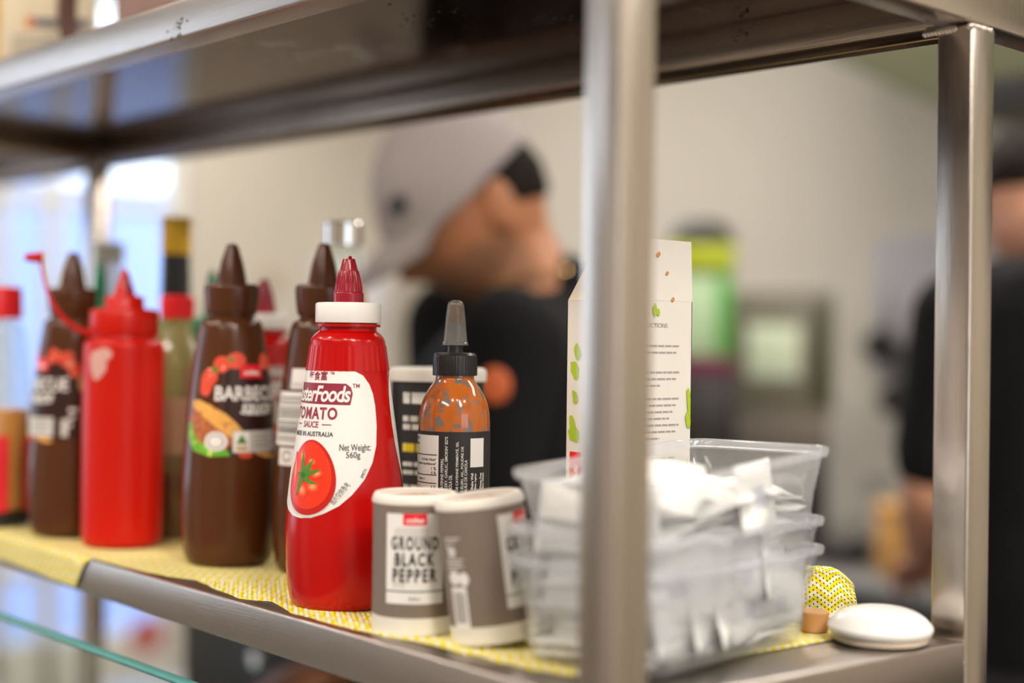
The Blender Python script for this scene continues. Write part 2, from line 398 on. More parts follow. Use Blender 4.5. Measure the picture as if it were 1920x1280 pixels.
# ------------------------------------------------------------------ the room
def wall_x(name, x0, x1, y0, y1, z0, z1, holes, m):      # wall along y with rectangular openings (ya, yb, za, zb)
    bm = bmesh.new(); ys = sorted({y0, y1, *[h[0] for h in holes], *[h[1] for h in holes]}); zz = sorted({z0, z1, *[h[2] for h in holes], *[h[3] for h in holes]})
    for a, b in zip(ys, ys[1:]):
        for c, d in zip(zz, zz[1:]):
            if any(h[0] - 1e-6 <= a and b <= h[1] + 1e-6 and h[2] - 1e-6 <= c and d <= h[3] + 1e-6 for h in holes): continue
            box(bm, x0, a, c, x1, b, d)
    bmesh.ops.remove_doubles(bm, verts=bm.verts, dist=1e-5)
    return struct(name, bm, m, smooth=False)
def wall_y(name, y0, y1, x0, x1, z0, z1, holes, m):
    bm = bmesh.new(); xs = sorted({x0, x1, *[h[0] for h in holes], *[h[1] for h in holes]}); zz = sorted({z0, z1, *[h[2] for h in holes], *[h[3] for h in holes]})
    for a, b in zip(xs, xs[1:]):
        for c, d in zip(zz, zz[1:]):
            if any(h[0] - 1e-6 <= a and b <= h[1] + 1e-6 and h[2] - 1e-6 <= c and d <= h[3] + 1e-6 for h in holes): continue
            box(bm, a, y0, c, b, y1, d)
    bmesh.ops.remove_doubles(bm, verts=bm.verts, dist=1e-5)
    return struct(name, bm, m, smooth=False)
LX, RX, BY, FY, CZ = -3.9, 2.6, 2.75, -3.0, 2.7
struct('floor', B(LX - .1, FY - .1, -.08, RX + .1, BY + .1, 0), m_floor, smooth=False)
struct('ceiling', B(LX - .1, FY - .1, CZ, RX + .1, BY + .1, CZ + .08), m_ceil, smooth=False)
DOOR = (.55, 1.80, 0, 2.5); WIN2 = (-2.7, -.75, .9, 2.45); WIN3 = (-3.75, -2.75, 2.0, 2.62)
wall_x('wall_left', LX - .1, LX, FY - .1, BY + .1, 0, CZ, [DOOR, WIN2], m_wallc)
FILL_WIN = (-.7, .5, 1.0, 2.1)  # opening added in the unseen right wall to brighten the containers
wall_x('wall_right', RX, RX + .1, FY - .1, BY + .1, 0, CZ, [FILL_WIN], m_wallc)
wall_y('wall_back', BY, BY + .1, LX, RX, 0, CZ, [], m_wallc)
wall_y('wall_front', FY - .1, FY, LX, RX, 0, CZ, [WIN3], m_wallf)
struct('ground', B(-12, -9, -.25, LX - .1, 9, -.1), m_extf, smooth=False)
struct('wall_outside', B(-6.6, -2, -.1, -6.4, 7, 2.15), m_ext, smooth=False)
# glazed door on the left wall
def glazing_x(name, x, y0, y1, z0, z1, ys, zz, fw, m, pane, panels=None):
    bm = bmesh.new()
    for y in (y0, y1 - fw, *ys): box(bm, x - .03, y, z0, x + .03, y + fw, z1, .004)
    for z in (z0, z1 - fw, *zz): box(bm, x - .028, y0, z, x + .028, y1, z + fw, .004)
    o = struct(name, bm, m)
    link('pane', B(x - .004, y0 + .01, z0 + .01, x + .004, y1 - .01, z1 - .01), pane, o, smooth=False)
    return o
m_pane = clear('window_pane', (.97, .985, .98), .015, rough=.03)
door = glazing_x('door_1', LX - .05, *DOOR[:2], .0, 2.5, (1.17, 1.335), (.62, 1.79), .04, m_frame, m_pane)
struct('lower_panel', B(LX - .065, .60, .06, LX - .02, 1.76, .42, .004), m_frame, door)
st = link('sticker', lathe([(0, .062), (.002, .062)], 32), m_redsign, door); st.location = (LX - .018, 1.685, .40); st.rotation_euler = (0, PI/2, 0)
link('push_bar', tube([(LX + .03, 1.38, 1.0), (LX + .03, 1.72, 1.0)], .012), m_chrome, door)
glazing_x('window_1', LX - .05, *WIN2[:2], WIN2[2], WIN2[3], (-1.75,), (), .05, m_frame, m_pane)
glazing_x('fill_window', RX + .05, *FILL_WIN, (-.12,), (), .05, m_frame, m_pane)  # added window, out of view, for fill daylight on the containers
area('window_portal', (RX + .12, -.1, 1.55), (0, -.1, 1.55), 1.15, 1.05, 1, (1, 1, 1), portal=True)
def glazing_y(name, y, x0, x1, z0, z1, xs, fw, m, pane):
    bm = bmesh.new()
    for x in (x0, x1 - fw, *xs): box(bm, x, y - .03, z0, x + fw, y + .03, z1, .004)
    for z in (z0, z1 - fw): box(bm, x0, y - .028, z, x1, y + .028, z + fw, .004)
    o = struct(name, bm, m); link('pane', B(x0 + .01, y - .004, z0 + .01, x1 - .01, y + .004, z1 - .01), pane, o, smooth=False)
glazing_y('window_2', FY - .05, WIN3[0], WIN3[1], WIN3[2], WIN3[3], (-3.27,), .04, m_frame, m_pane)
area('door_portal', (LX - .12, 1.175, 1.25), (0, 1.175, 1.25), 1.2, 2.45, 1, (1, 1, 1), portal=True)
area('window_portal', (LX - .12, -1.72, 1.67), (0, -1.72, 1.67), 1.9, 1.5, 1, (1, 1, 1), portal=True)
area('window_portal', (-3.25, FY - .12, 2.31), (-3.25, 0, 2.31), 1.0, .62, 1, (1, 1, 1), portal=True)
d2 = struct('reflector_panel', B(-2.55, FY - .02, 0, -1.35, FY + .02, 2.05, .004), m_cream2); link('handle', tube([(-1.45, FY + .03, .95), (-1.45, FY + .06, .97), (-1.45, FY + .06, 1.13), (-1.45, FY + .03, 1.15)], .009), m_chrome, d2)  # unseen pale panel with handle, added for its reflection in the right post
# ceiling lamps; the last panel of each list is an added fill lamp
for i, (x, y) in enumerate(KITCHEN_PANELS + FRONT_PANELS):
    side = ('kitchen side', 'counter side')[i >= 4]
    t = thing('ceiling_light', 'long white ceiling panel lamp over the %s of the room' % side, 'light', (x, y, CZ - .04), 0, 'ceiling panel lamps over the ' + side)
    f = bmesh.new()
    for a in (-1, 1):
        box(f, -.61, a * .14 - .015, 0, .61, a * .14 + .015, .04, .003); box(f, a * .595 - .015, -.14, 0, a * .595 + .015, .14, .04, .003)
    link('frame', f, m_frame, t); link('diffuser', B(-.585, -.13, .006, .585, .13, .03), m_lamp, t, smooth=False)
for x, y in DOWNLIGHTS:
    t = thing('downlight', 'small round recessed downlight in the ceiling over the customer side', 'light', (x, y, CZ - .03), 0, 'downlights over the customer side')
    link('trim_ring', lathe([(0, .05), (0, .068), (.012, .072), (.03, .072), (.03, .05), (0, .05)], 40, caps=(False, False)), m_frame, t)
    link('lens', lathe([(.01, .05), (.02, .05)], 32), m_lamp, t)

# ------------------------------------------------------------------ the steel shelf rack
rack = thing('shelf_rack', 'brushed stainless steel two-tier shelf rack of square tube over the counter', 'shelf', (0, 0, 0))
CT = .80
TOPZ = 2.02
def post(x0, y0): link('post', B(x0, y0, CT, x0 + S, y0 + S, zu(x0, y0) - .0012 if y0 > .1 else TOPZ, .0018, 3), m_steelv, rack)
for x in (-S, XL - S):
    for y in (0, D - S): post(x, y)
def shelf(name, zf, base, base2):
    bm = bmesh.new()
    # folded tray: thin sheet over a frame of square rails
    box(bm, XE, .0008, HH - .0018, -S * .9, D - .0008, HH, .0004, 1, zf); box(bm, -S * .95, S, HH - .0018, -.0008, D - S, HH, .0004, 1, zf)
    deck = link(name, bm, base, rack)
    def rail(*a, m=None):
        b = bmesh.new()
        box(b, *a, .0022, 3, zf); link('rail', b, m or base2, deck)
    rail(XL, 0, 0, -S, S, HH + .0006, m=m_steel); rail(XE, 0, 0, XL - S, S, HH + .0006, m=m_steel)
    rail(XL, D - S, 0, -S, D, HH + .0003); rail(XE, D - S, 0, XL - S, D, HH + .0003)
    rail(XL - S, S, 0, XL, D - S, HH - .002)
    return deck, rail
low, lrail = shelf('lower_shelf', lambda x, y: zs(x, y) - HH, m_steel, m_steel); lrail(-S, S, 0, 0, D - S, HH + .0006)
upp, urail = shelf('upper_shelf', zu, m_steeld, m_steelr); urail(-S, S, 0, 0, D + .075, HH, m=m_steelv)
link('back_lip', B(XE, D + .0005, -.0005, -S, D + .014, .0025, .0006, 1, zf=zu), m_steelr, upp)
# weld beads where posts meet the shelves
for (x, y, z) in [(-S, D - S + .004, zs(0, D) - HH / 2), (-.003, D - S, zs(0, D) - .012), (-S * .9, D - S, zu(0, D) - .002), (-.002, D - S, zu(0, D) - .002)]:
    b = bmesh.new()
    for k in range(9): bmesh.ops.create_icosphere(b, subdivisions=2, radius=.0022 + .0006 * rnd.random(), matrix=Matrix.Translation((x + .0008 * rnd.uniform(-1, 1), y, z + (k - 4) * .0026 if abs(z - zs(0, D)) < .03 else z - .002 * rnd.random()) ) if abs(z - zs(0, D)) < .03 else Matrix.Translation((x + (k - 4) * .0026 * (1 if x < -.01 else 0), y + (k * .0026 if x > -.01 else 0), z)))
    link('weld_bead', b, m_steelv, rack)
def grime(cx, cy, cz, spread, count, size, axis):
    b = bmesh.new(); gr = random.Random(count)
    for k in range(count):
        u, v = gr.gauss(0, spread), gr.gauss(0, spread * .7); r = size * gr.uniform(.3, 1.2)
        l = lathe([(0, r), (.0003, r * .8), (.0004, r * .1)], 9, lambda a, z: 1 + .4 * math.sin(2 * a + k) + .2 * math.sin(5 * a))
        Mx = Matrix.Translation((cx + u, cy, cz + v)) @ Matrix.Rotation(PI/2, 4, 'X') if axis == 'y' else Matrix.Translation((cx + u, cy + v, zu(cx + u, cy + v) + HH - .0018)) @ Matrix.Rotation(PI, 4, 'X')
        merge(b, l, None, Mx @ Matrix.Diagonal((gr.uniform(.6, 2.2), gr.uniform(.5, 1), 1, 1)))
    return b
m_grime = M('baked_grime', (.05, .028, .014), .7, 0, .4, 300)
link('grime', grime(-.452, 0, 1.598, .006, 26, .0011, 'y'), m_grime, upp); link('grime', grime(-.185, D - S - .0002, 1.5945, .004, 9, .0015, 'y'), m_grime, upp)
link('grime', grime(-.345, .142, 0, .022, 22, .0012, 'z'), m_grime, upp); link('grime', grime(-.286, .207, 0, .012, 16, .0014, 'z'), m_grime, upp)
# the counter that the rack stands on, and its glass front
cnt = thing('counter', 'long serving counter with a steel worktop under the shelf rack', 'counter', (0, 0, 0))
link('worktop', B(-2.7, -.20, CT - .04, .25, .42, CT, .004), m_bench, cnt); link('base', B(-2.66, -.16, 0, .21, .38, CT - .04, .003), m_frame, cnt)
gl = thing('glass_screen', 'clear glass screen with a teal edge standing on the counter below the lower shelf', 'glass screen', (0, 0, 0))
gy = lambda x, y: 0
def glass_box(z0, z1, bev=0):
    b = B(-1.6, -.0085, z0, .18, .0005, z1, bev)
    for v in b.verts: v.co.y += -.0215 + .03 * (v.co.x + .70)
    return b
GZ = Z0 - .0575
link('pane', glass_box(CT + .0005, GZ - .003), m_glass, gl, smooth=False); link('polished_edge', glass_box(GZ - .003, GZ, .001), m_teal, gl)

# ------------------------------------------------------------------ wiping cloths on the shelf
def smooth_noise(x, y, s, a): return a * noise.noise(Vector((x * s, y * s, 3.1)))
def cloth(name, label, front, x0, x1, yb, lift, nx=150, ny=60, amp=.0012, tilt=0):
    def yf(x):
        for a, b in zip(front, front[1:]):
            if a[0] <= x <= b[0]: return a[1] + (b[1] - a[1]) * (x - a[0]) / (b[0] - a[0])
        return front[0][1] if x < front[0][0] else front[-1][1]
    bm = bmesh.new(); uvl = bm.loops.layers.uv.new('UVMap'); g = []; uvs = {}
    for i in range(nx + 1):
        x = x0 + (x1 - x0) * i / nx; f = yf(x) + smooth_noise(x, 9, 60, .0012); row = []
        for j in range(ny + 1):
            t = j / ny; y = f + (yb - f) * t ** 1.5
            rip = abs(smooth_noise(x, y, 26, amp)) * max(0, 1 - t * 2.2) + lift
            if y >= -.0005: p = Vector((x, y, zs(x, y) + rip))
            else: p = Vector((x, -.0016 - abs(smooth_noise(x, y, 30, .0012)), zs(x, 0) + lift + y + .0005))
            v = bm.verts.new(p); uvs[v] = (x + tilt * y, y - tilt * x); row.append(v)
        g.append(row)
    for i in range(nx):
        for j in range(ny):
            fc = bm.faces.new((g[i][j], g[i+1][j], g[i+1][j+1], g[i][j+1]))
            for l in fc.loops: l[uvl].uv = uvs[l.vert]
    o = link(name, bm, m_cloth, None, auto=0)
    so = o.modifiers.new('thickness', 'SOLIDIFY'); so.thickness = .0004; so.offset = 1
    return tag(o, label, 'cloth', 'yellow wiping cloths spread on the lower shelf')
cloth('wiping_cloth', 'yellow patterned cloth whose corner hangs over the shelf front under the red squeeze bottle', [(-1.3, -.022), (-.95, -.0235), (-.75, -.022), (-.62, -.0255), (-.612, -.025), (-.598, -.008), (-.588, .001)], -1.3, -.588, .27, .0006, tilt=.1)
cloth('wiping_cloth', 'yellow patterned cloth set back from the edge under the middle brown sauce bottle', [(-.60, .002), (-.56, .001), (-.528, .004), (-.473, .007), (-.458, .013), (-.43, .04)], -.60, -.43, .26, .0010, 60, 40, tilt=-.05)
cloth('wiping_cloth', 'yellow patterned cloth with a ragged front edge under the pepper tubs and tomato sauce', [(-.455, .020), (-.44, .016), (-.395, .009), (-.363, .005), (-.352, .011), (-.343, .018), (-.298, .005), (-.254, .006), (-.211, .009), (-.169, .016), (-.125, .02), (-.081, .021), (-.062, .03), (-.048, .06), (-.05, .24)], -.455, -.05, .262, .0007, 110, 50, .0016, tilt=.04)
LIFT = .0011
def stand(x, y, r=.03): return (x, y, max(zs(x, y) + LIFT, zs(x, y - r) + .0009))

# ------------------------------------------------------------------ sauce bottles
def bottle(name, label, cat, loc, deg, group=None): return thing(name, label, cat, loc, math.radians(deg), group)

# tomato sauce (round label)
sT = .0003543
T_body = [(1147, 90), (1147, 90), (1143, 97), (1130, 103), (1100, 108), (1050, 112), (1010, 112.5), (960, 109.5), (900, 103.5), (800, 90), (720, 79), (646, 70), (637, 67), (629, 60), (624, 54), (624, 54), (616, 53), (616, 60.5), (611, 60.5), (611, 54), (600, 54)]
def tomato_bottle(name, label, loc, deg, full=True):
    t = bottle(name, label, 'sauce bottle', loc, deg); t.scale.z = .976
    prof = dens(px(T_body, 1147, sT), 5); body = link('body', lathe(prof, 72), m_red, t)
    rib = lathe(dens(px([(652, 71.5), (652, 71.5), (700, 77.8)], 1147, sT), 6), 180, lambda a, z: 1 + .006 * math.cos(a * 36))
    for v in rib.verts: pass
    link('ribbed_shoulder', rib, m_red, body)
    link('screw_cap', lathe(px([(608.5, 50), (608.5, 60.5), (607, 61.2), (574, 61.2), (571.5, 60.2), (570, 57.5), (569.8, 30), (569.8, 8)], 1147, sT), 72), m_white, t)
    nz = link('nozzle', lathe(dens(px([(571, 28.5), (571, 28.5), (553, 28.5), (551, 28), (549, 26.5), (549, 26.5), (530, 23), (510, 18.5), (507, 17), (507, 17), (487, 11.8), (485.5, 11), (485.5, 11), (485.2, 5), (492, 4)], 1147, sT), 2), 144, lambda a, z: 1 + (.035 * math.cos(a * 24) if (1147 - 547) * sT < z < (1147 - 508) * sT else 0)), m_maroon, t)
    link('nozzle_drip', lathe([(0, .0008), (.0012, .0014), (.0022, .0006)], 12), m_maroon, nz).location = (.0008, 0, (1147 - 486) * sT)
    rf = rfun(prof); rr = .031
    half = [(0, 974), (.007, 972), (.014, 963), (.022, 948), (.0285, 928), (.0354, 900), (.0405, 870), (.0438, 838), (.0452, 800), (.0452, 765), (.0440, 742), (.0415, 724), (.0370, 708), (.030, 699), (.0214, 694), (.01, 692.5), (0, 692)]
    Z = lambda y: (1147 - y) * sT
    lab = [(u, Z(y)) for u, y in half] + [(-u, Z(y)) for u, y in reversed(half[1:-1])]
    Ls = [(poly(lab), 0, .00025)]
    g = .0004
    Ls.append((txt('每食富', .0012, Z(709), .0062, bold=.02), 1, g)); Ls.append((txt('TM', .0142, Z(704), .0018, bold=.02), 1, g))
    band = [(-.0275, Z(760)), (.0275, Z(763)), (.0292, Z(742)), (.0280, Z(730)), (.0245, Z(723)), (-.0275, Z(722))]
    Ls.append((poly(band), 1, g)); Ls.append((txt('MasterFoods', .0005, Z(742.5), .0108, .0545, bold=.022, shear=.22, gap=.92), 0, g + .00015))
    Ls.append((txt('TM', .0315, Z(727), .0028, bold=.02), 1, g))
    Ls.append((txt('TOMATO', 0, Z(779), .0082, .0385, bold=.032, gap=1.13), 1, g)); Ls.append((txt('SAUCE', 0, Z(800), .0042, .0135, bold=.02), 1, g))
    for a in (-1, 1): Ls.append((rect(a * .0125 - .0032, Z(800.7), a * .0125 + .0032, Z(799)), 1, g))
    Ls.append((txt('MADE IN AUSTRALIA', 0, Z(817.5), .0032, .0345, bold=.02), 2, g))
    Ls.append((txt('Net Weight:', .0305, Z(843), .0058, .0185, bold=.012), 2, g)); Ls.append((txt('560g', .0292, Z(856.5), .0054, .0082, bold=.012), 2, g))
    Ls.append((txt('图片仅供参考', .0222, Z(925), .0040, .0155, rot=.98), 2, g)); Ls.append((txt('0M0TN', .0350, Z(889), .0020, .0062, rot=1.15), 2, g))
    cx, cz = .0032, Z(898)
    egg = lambda a, b, dx=0, dz=0: poly([(cx + dx + a * math.cos(q) * (1 - .10 * math.sin(q)), cz + dz + b * math.sin(q)) for q in [2*PI*k/40 for k in range(40)]])
    Ls.append((egg(.0172, .0252, -.0004, -.0012), 9, g)); Ls.append((egg(.0168, .0247), 4, g + .0001)); Ls.append((egg(.0148, .0222, -.0005, .0013), 3, g + .0002))
    for dx, dz, a, b, r in ((-.0118, .004, .0015, .010, .12), (-.0062, .0135, .0028, .0048, .3), (.0058, .0025, .0038, .0024, .5), (.0035, -.0058, .0042, .0036, 0), (-.0035, -.0085, .0034, .0046, .2), (.0015, .0105, .0032, .0022, -.3)):
        for q_, mi_ in ((1.25, 3), (1.0, 10), (.72, 11), (.42, 5)): Ls.append((ell(cx + dx, cz + dz, a * q_, b * q_, r), mi_, g + .0003 + .00002 * (1.3 - q_)))
    def sepal(ang, ln, wd, bend):
        L, R_ = [], []
        for k in range(9):
            q = k / 8; ww = wd * 1.3 * (1 - q) ** .8 * (.55 + .9 * q * (1 - q) * 2) + .0002; aa = ang + bend * q
            X = ln * q * math.cos(ang + bend * q * .5); Y = ln * q * 1.15 * math.sin(ang + bend * q * .5); nx, ny = -math.sin(aa), math.cos(aa)
            L.append((sx + X + nx * ww, sz + Y + ny * ww)); R_.append((sx + X - nx * ww, sz + Y - ny * ww))
        return poly(L + R_[::-1])
    sx, sz = cx - .0040, cz + .0015
    for i, (a, ln, wd, bd) in enumerate(((95, .0135, .0016, .15), (48, .0115, .0018, .2), (10, .0125, .0018, .25), (-48, .0115, .0016, .9), (-112, .0130, .0017, .1), (170, .0060, .0014, .2))):
        Ls.append((sepal(math.radians(a), ln, wd, bd), 6, g + .0004 + i * .00001))
    Ls.append((ell(sx, sz, .0017, .0019), 7, g + .00055))
    link('front_label', art(Ls, rf, rr, math.radians(-47)), [m_whitel, m_maroonp, m_blackp, m_tomato, m_tomatod, m_tomatol, m_leaf, m_leafd, m_grey, m_greyl, m_tomat1, m_tomat2], t, auto=0)
    hb = [(u * .80, Z(y)) for u, y in half]
    L2 = [(poly(hb + [(-u, z) for u, z in reversed(hb[1:-1])]), 0, .00025)]
    for k in range(20): L2.append((rect(-.027 + .0015 * (k % 3), Z(735 + k * 7.5), .027 - .002 * (k % 4), Z(732 + k * 7.5)), 1, g))
    link('back_label', art(L2, rf, rr, math.radians(133)), [m_whitel, m_grey], t, auto=0)
    return t
tomato_bottle('sauce_bottle', 'red tomato sauce bottle with white cap and big tomato on its white label', stand(-.3105, .0541), 56.3)
tb2 = tomato_bottle('sauce_bottle', 'red sauce bottle with white cap half hidden between the two nearer brown sauce bottles', stand(-.600, .160), 60 + 75)

# barbecue sauce
sB = .0004222
B_body = [(1067, 62), (1067, 62), (1064, 72), (1055, 78.5), (1043, 82), (1010, 85.5), (965, 87), (920, 87), (880, 85), (820, 81.5), (768, 78), (700, 70), (655, 64.5), (625, 59.5), (614, 56.5), (607, 52), (603, 45), (600, 42.5), (600, 42.5), (592, 42)]
bq = bottle('sauce_bottle', 'brown barbecue sauce bottle with food picture facing front, right of the red squeeze bottle', 'sauce bottle', stand(-.5163, .0818), 60.8); bq.scale.z = .98
prof = dens(px(B_body, 1067, sB), 5); link('body', lathe(prof, 72), m_brown, bq)
link('screw_cap', lathe(dens(px([(596, 40), (596, 46), (596, 46), (590, 47.5), (560, 50.5), (546, 51), (541, 49), (539, 45), (538.5, 27), (538.5, 10)], 1067, sB), 2), 60), m_brown, bq)
link('nozzle', lathe(dens(px([(540, 27.5), (540, 27.5), (530, 26), (505, 21.5), (485, 16.5), (470, 12), (465, 10), (462.5, 6), (462, 2)], 1067, sB), 2), 48, lambda a, z: 1 + (.03 * math.cos(a * 12) if (1067 - 536) * sB < z < (1067 - 492) * sB else 0)), m_brown, bq)
Z = lambda y: (1067 - y) * sB
rfb = rfun(prof); g = .0004; Ls = [(rect(-.024, Z(856), .037, Z(690), .004), 0, .00025)]
for x, y, a, b, r in ((-.0335, 716, .0066, .0088, -.5), (-.0235, 690, .0072, .0066, .5), (-.0120, 683, .0080, .0064, .1), (.0150, 684, .0062, .0066, .3), (.0270, 690, .0066, .0072, -.4), (-.0360, 735, .0052, .0060, 0), (.034, 712, .0056, .0078, .4)):
    Ls.append((ell(x, Z(y), a, b, r, jag=.06), 2, g))
for x, y, a, b, r in ((-.0288, 700, .0020, .0034, .5), (-.0165, 680, .0028, .0016, .2)): Ls.append((ell(x, Z(y), a, b, r), 3, g + .0001))
Ls.append((rect(-.0092, Z(715), .0104, Z(690)), 4, g + .0001)); Ls.append((txt('coles', .0006, Z(704), .0044, .0132, bold=.03), 1, g + .0002))
Ls.append((txt('BARBECUE', .0008, Z(743.5), .0115, .0570, bold=.02), 1, g + .0002)); Ls.append((txt('sauce', .004, Z(772), .0080, .0270, bold=.02, shear=.35), 1, g + .0002))
Ls.append((rect(-.006, Z(783), .012, Z(781.5)), 1, g + .0002))
bun = [(-.0465, Z(757)), (-.0400, Z(756)), (-.0300, Z(766)), (-.0200, Z(780)), (-.0130, Z(796)), (-.0080, Z(812)), (-.0080, Z(822)), (-.0150, Z(826)), (-.0260, Z(806)), (-.0380, Z(782)), (-.0470, Z(768))]
meat = [(-.0475, Z(768)), (-.0410, Z(770)), (-.0300, Z(786)), (-.0180, Z(812)), (-.0130, Z(830)), (-.0200, Z(850)), (-.0340, Z(846)), (-.0450, Z(822)), (-.0490, Z(796))]
lett = [(-.0500, Z(798)), (-.0465, Z(800)), (-.0440, Z(816)), (-.0400, Z(830)), (-.0300, Z(842)), (-.0180, Z(848)), (-.0160, Z(858)), (-.0300, Z(860)), (-.0430, Z(850)), (-.0500, Z(826))]
Ls += [(poly(meat), 6, g + .0001), (poly(lett), 7, g + .0002), (poly(bun), 5, g + .0003), (ell(.010, Z(858), .009, .0022, -.2), 5, g + .0002), (ell(-.006, Z(856), .005, .003, 0), 2, g + .0002)]
Ls.append((ell(-.0258, Z(832), .0078, .0076), 1, g + .0005)); Ls.append((ell(-.0258, Z(832), .0058, .0056), 8, g + .0006)); Ls.append((ell(-.0258, Z(832), .0046, .0044), 1, g + .0007))
Ls.append((rect(-.0150, Z(853), .0190, Z(812), .001), 8, g + .0005)); Ls.append((rect(-.0143, Z(851.5), -.0030, Z(813.5)), 1, g + .0006)); Ls.append((rect(-.0022, Z(851.5), .0183, Z(813.5)), 9, g + .0006))
Ls.append((poly([(-.0125, Z(836)), (-.0050, Z(836)), (-.0088, Z(819))]), 3, g + .0007)); Ls.append((rect(-.0125, Z(848), -.005, Z(841)), 11, g + .0007))
for k in range(4): Ls.append((rect(-.0008, Z(822 + k * 7), .0165 - .003 * (k % 2), Z(819 + k * 7)), 8, g + .0007))
ring = lambda cx, cz, R0, R1, a0, a1: poly([(cx + R0 * math.cos(a), cz + R0 * math.sin(a)) for a in [a0 + (a1 - a0) * k / 20 for k in range(21)]] + [(cx + R1 * math.cos(a), cz + R1 * math.sin(a)) for a in [a1 - (a1 - a0) * k / 20 for k in range(21)]])
Ls.append((ring(.0475, Z(743), .0062, .0103, .55, 5.9), 11, g))
for k in range(3): Ls.append((rect(.030, Z(800 + 16 * k), .0365 - .002 * k, Z(793 + 16 * k)), 1, g + .0002))
Ls.append((rect(.0245, Z(852), .0295, Z(816)), 9, g + .0002))
ub = math.radians(158) * .0305
Ls.append((rect(ub - .0150, Z(832), ub + .0150, Z(735)), 1, g))
for k in range(22):
    if k % 7 != 3: Ls.append((rect(ub - .0120, Z(824 - k * 3.7), ub + .0120, Z(824 - k * 3.7 - (.9 + 1.3 * rnd.random()))), 10, g + .00015))
Ls.append((rect(ub - .0010, Z(730), ub + .0130, Z(693)), 1, g)); Ls.append((rect(ub + .0002, Z(727), ub + .0118, Z(718)), 9, g + .0001))
Ls.append((rect(ub - .0080, Z(868), ub + .0080, Z(836)), 1, g)); Ls.append((ring(ub, Z(851), .0028, .0044, .3, 6.0), 8, g + .0001))
link('printed_label', art(Ls, rfb, .0305, 0), [m_brownp, m_whitep, m_tom2, m_leaf, m_redtag, m_bun, m_meat, m_lettuce, m_grey, m_greyl, m_blackp, m_gold], bq, auto=0)
bq.rotation_euler.z = math.radians(60.8 + 31)
c1 = copy_tree(bq); c1.location = stand(-.7407, .0486); c1.rotation_euler.z = math.radians(66.7 - 60); c1['label'] = 'brown barbecue sauce bottle turned to its side, left of the red squeeze bottle'
c2 = copy_tree(bq); c2.location = stand(-.4443, .1205); c2.rotation_euler.z = math.radians(57.3 - 205); c2['label'] = 'brown barbecue sauce bottle showing a barcode, right behind the front tomato sauce bottle'
for o in (bq, c1, c2): o['group'] = 'brown barbecue sauce bottles'

# red squeeze bottle with a tethered cap
sQ = .0004543
q = bottle('squeeze_bottle', 'plain red squeeze bottle with pointed lid, tethered tip cap and torn sticker', 'squeeze bottle', stand(-.6549, .0574), 64.8); q.scale.z = .982
prof = dens(px([(1031, 60), (1031, 60), (1028, 67), (1018, 72), (1000, 73.5), (900, 74), (700, 74), (655, 73), (648, 71), (643, 66), (641, 60), (641, 60), (632, 58)], 1031, sQ), 4)
link('body', lathe(prof, 72), m_redl, q)
link('screw_lid', lathe(px([(634, 55), (634, 62), (630, 63), (592, 62.5), (586, 60), (584, 55), (583, 37), (581, 36), (564, 35.5), (560, 33), (558, 22), (556, 18)], 1031, sQ), 60), m_redl, q)
nz = link('nozzle', lathe(dens(px([(559, 20), (559, 20), (545, 16), (525, 10), (513, 6), (509, 4), (508, 1.5)], 1031, sQ), 3), 36), m_redl, q)
L = [(ell(0, (1031 - 538) * sQ, .0032, .0100, .1, jag=.08), 0, .0004)]
link('dried_sauce', art(L, rfun(px([(559, 20), (545, 16), (525, 10), (513, 6)], 1031, sQ)), .0055, math.radians(28), .002, .003), m_maroon, nz, auto=0)
zq = lambda y: (1031 - y) * sQ
P = bez((-.0262, -.004, zq(632)), (-.050, -.010, zq(622)), (-.064, -.002, zq(570)), (-.0685, .006, zq(490)), 22)
tb = tube(P, [.0030 - .0017 * (k / 22) ** .7 for k in range(23)], 10); stp = link('tether_strap', tb, m_redl, q)
tc_ = tube([Vector((-.0665, .006, zq(490))) + Vector((-.0018 * k, .0001 * k, -.0000 * k)) for k in range(9)], [.0050, .0050, .0047, .0044, .0042, .0039, .0037, .0034, .0030], 16)
link('tip_cap', tc_, m_redl, stp)
Ls = [(ell(-.0225, zq(687), .0085, .0118, .2, 18, .10), 0, .0003), (ell(-.0185, zq(672), .0095, .0060, .3, 16, .10), 0, .00033), (ell(-.0235, zq(700), .0050, .0085, -.1, 16, .1), 0, .00036)]
link('torn_sticker', art(Ls, rfun(prof), .0336, 0), M('sticker_residue', (.66, .36, .32), .6), q, auto=0)

# hot sauce bottle with the black label
sH = .0003613
h = bottle('hot_sauce_bottle', 'small hot sauce bottle with black label, ribbed black cap and smeared orange glass', 'sauce bottle', (-.279, .120, zs(-.279, .120) + LIFT), 54.5)
HB = 1123
prof = dens(px([(HB, 58), (HB, 58), (HB - 4, 65), (1090, 67), (1000, 67), (800, 67), (770, 66), (745, 60), (725, 50), (712, 41), (705, 37), (701, 36), (701, 36), (690, 36)], HB, sH), 4)
m_smear = speck('sauce_smeared_glass', (.46, .115, .014), (.17, .14, .125), .56, 130, .12, coat=.6)
link('body', lathe(prof, 72), m_smear, h)
link('screw_cap', lathe(px([(698, 36), (698, 41.5), (694, 42), (664, 41), (661, 40), (660, 40), (656, 37), (655, 14), (655, 4)], HB, sH), 180, lambda a, z: 1 + (.018 * math.cos(a * 45) if (HB - 693) * sH < z < (HB - 663) * sH else 0)), m_black, h)
nk = link('spout', lathe(px([(656, 15), (650, 14), (642, 14), (640, 13)], HB, sH), 32), m_black, h)
tipp = dens(px([(641, 24), (641, 24), (637, 24), (636, 22.5), (634, 22), (590, 18), (572, 16), (563, 14.5), (559, 11), (557.5, 6), (557, 2)], HB, sH), 2)
tp = link('nozzle_cap', lathe(tipp, 48), m_tip, h)
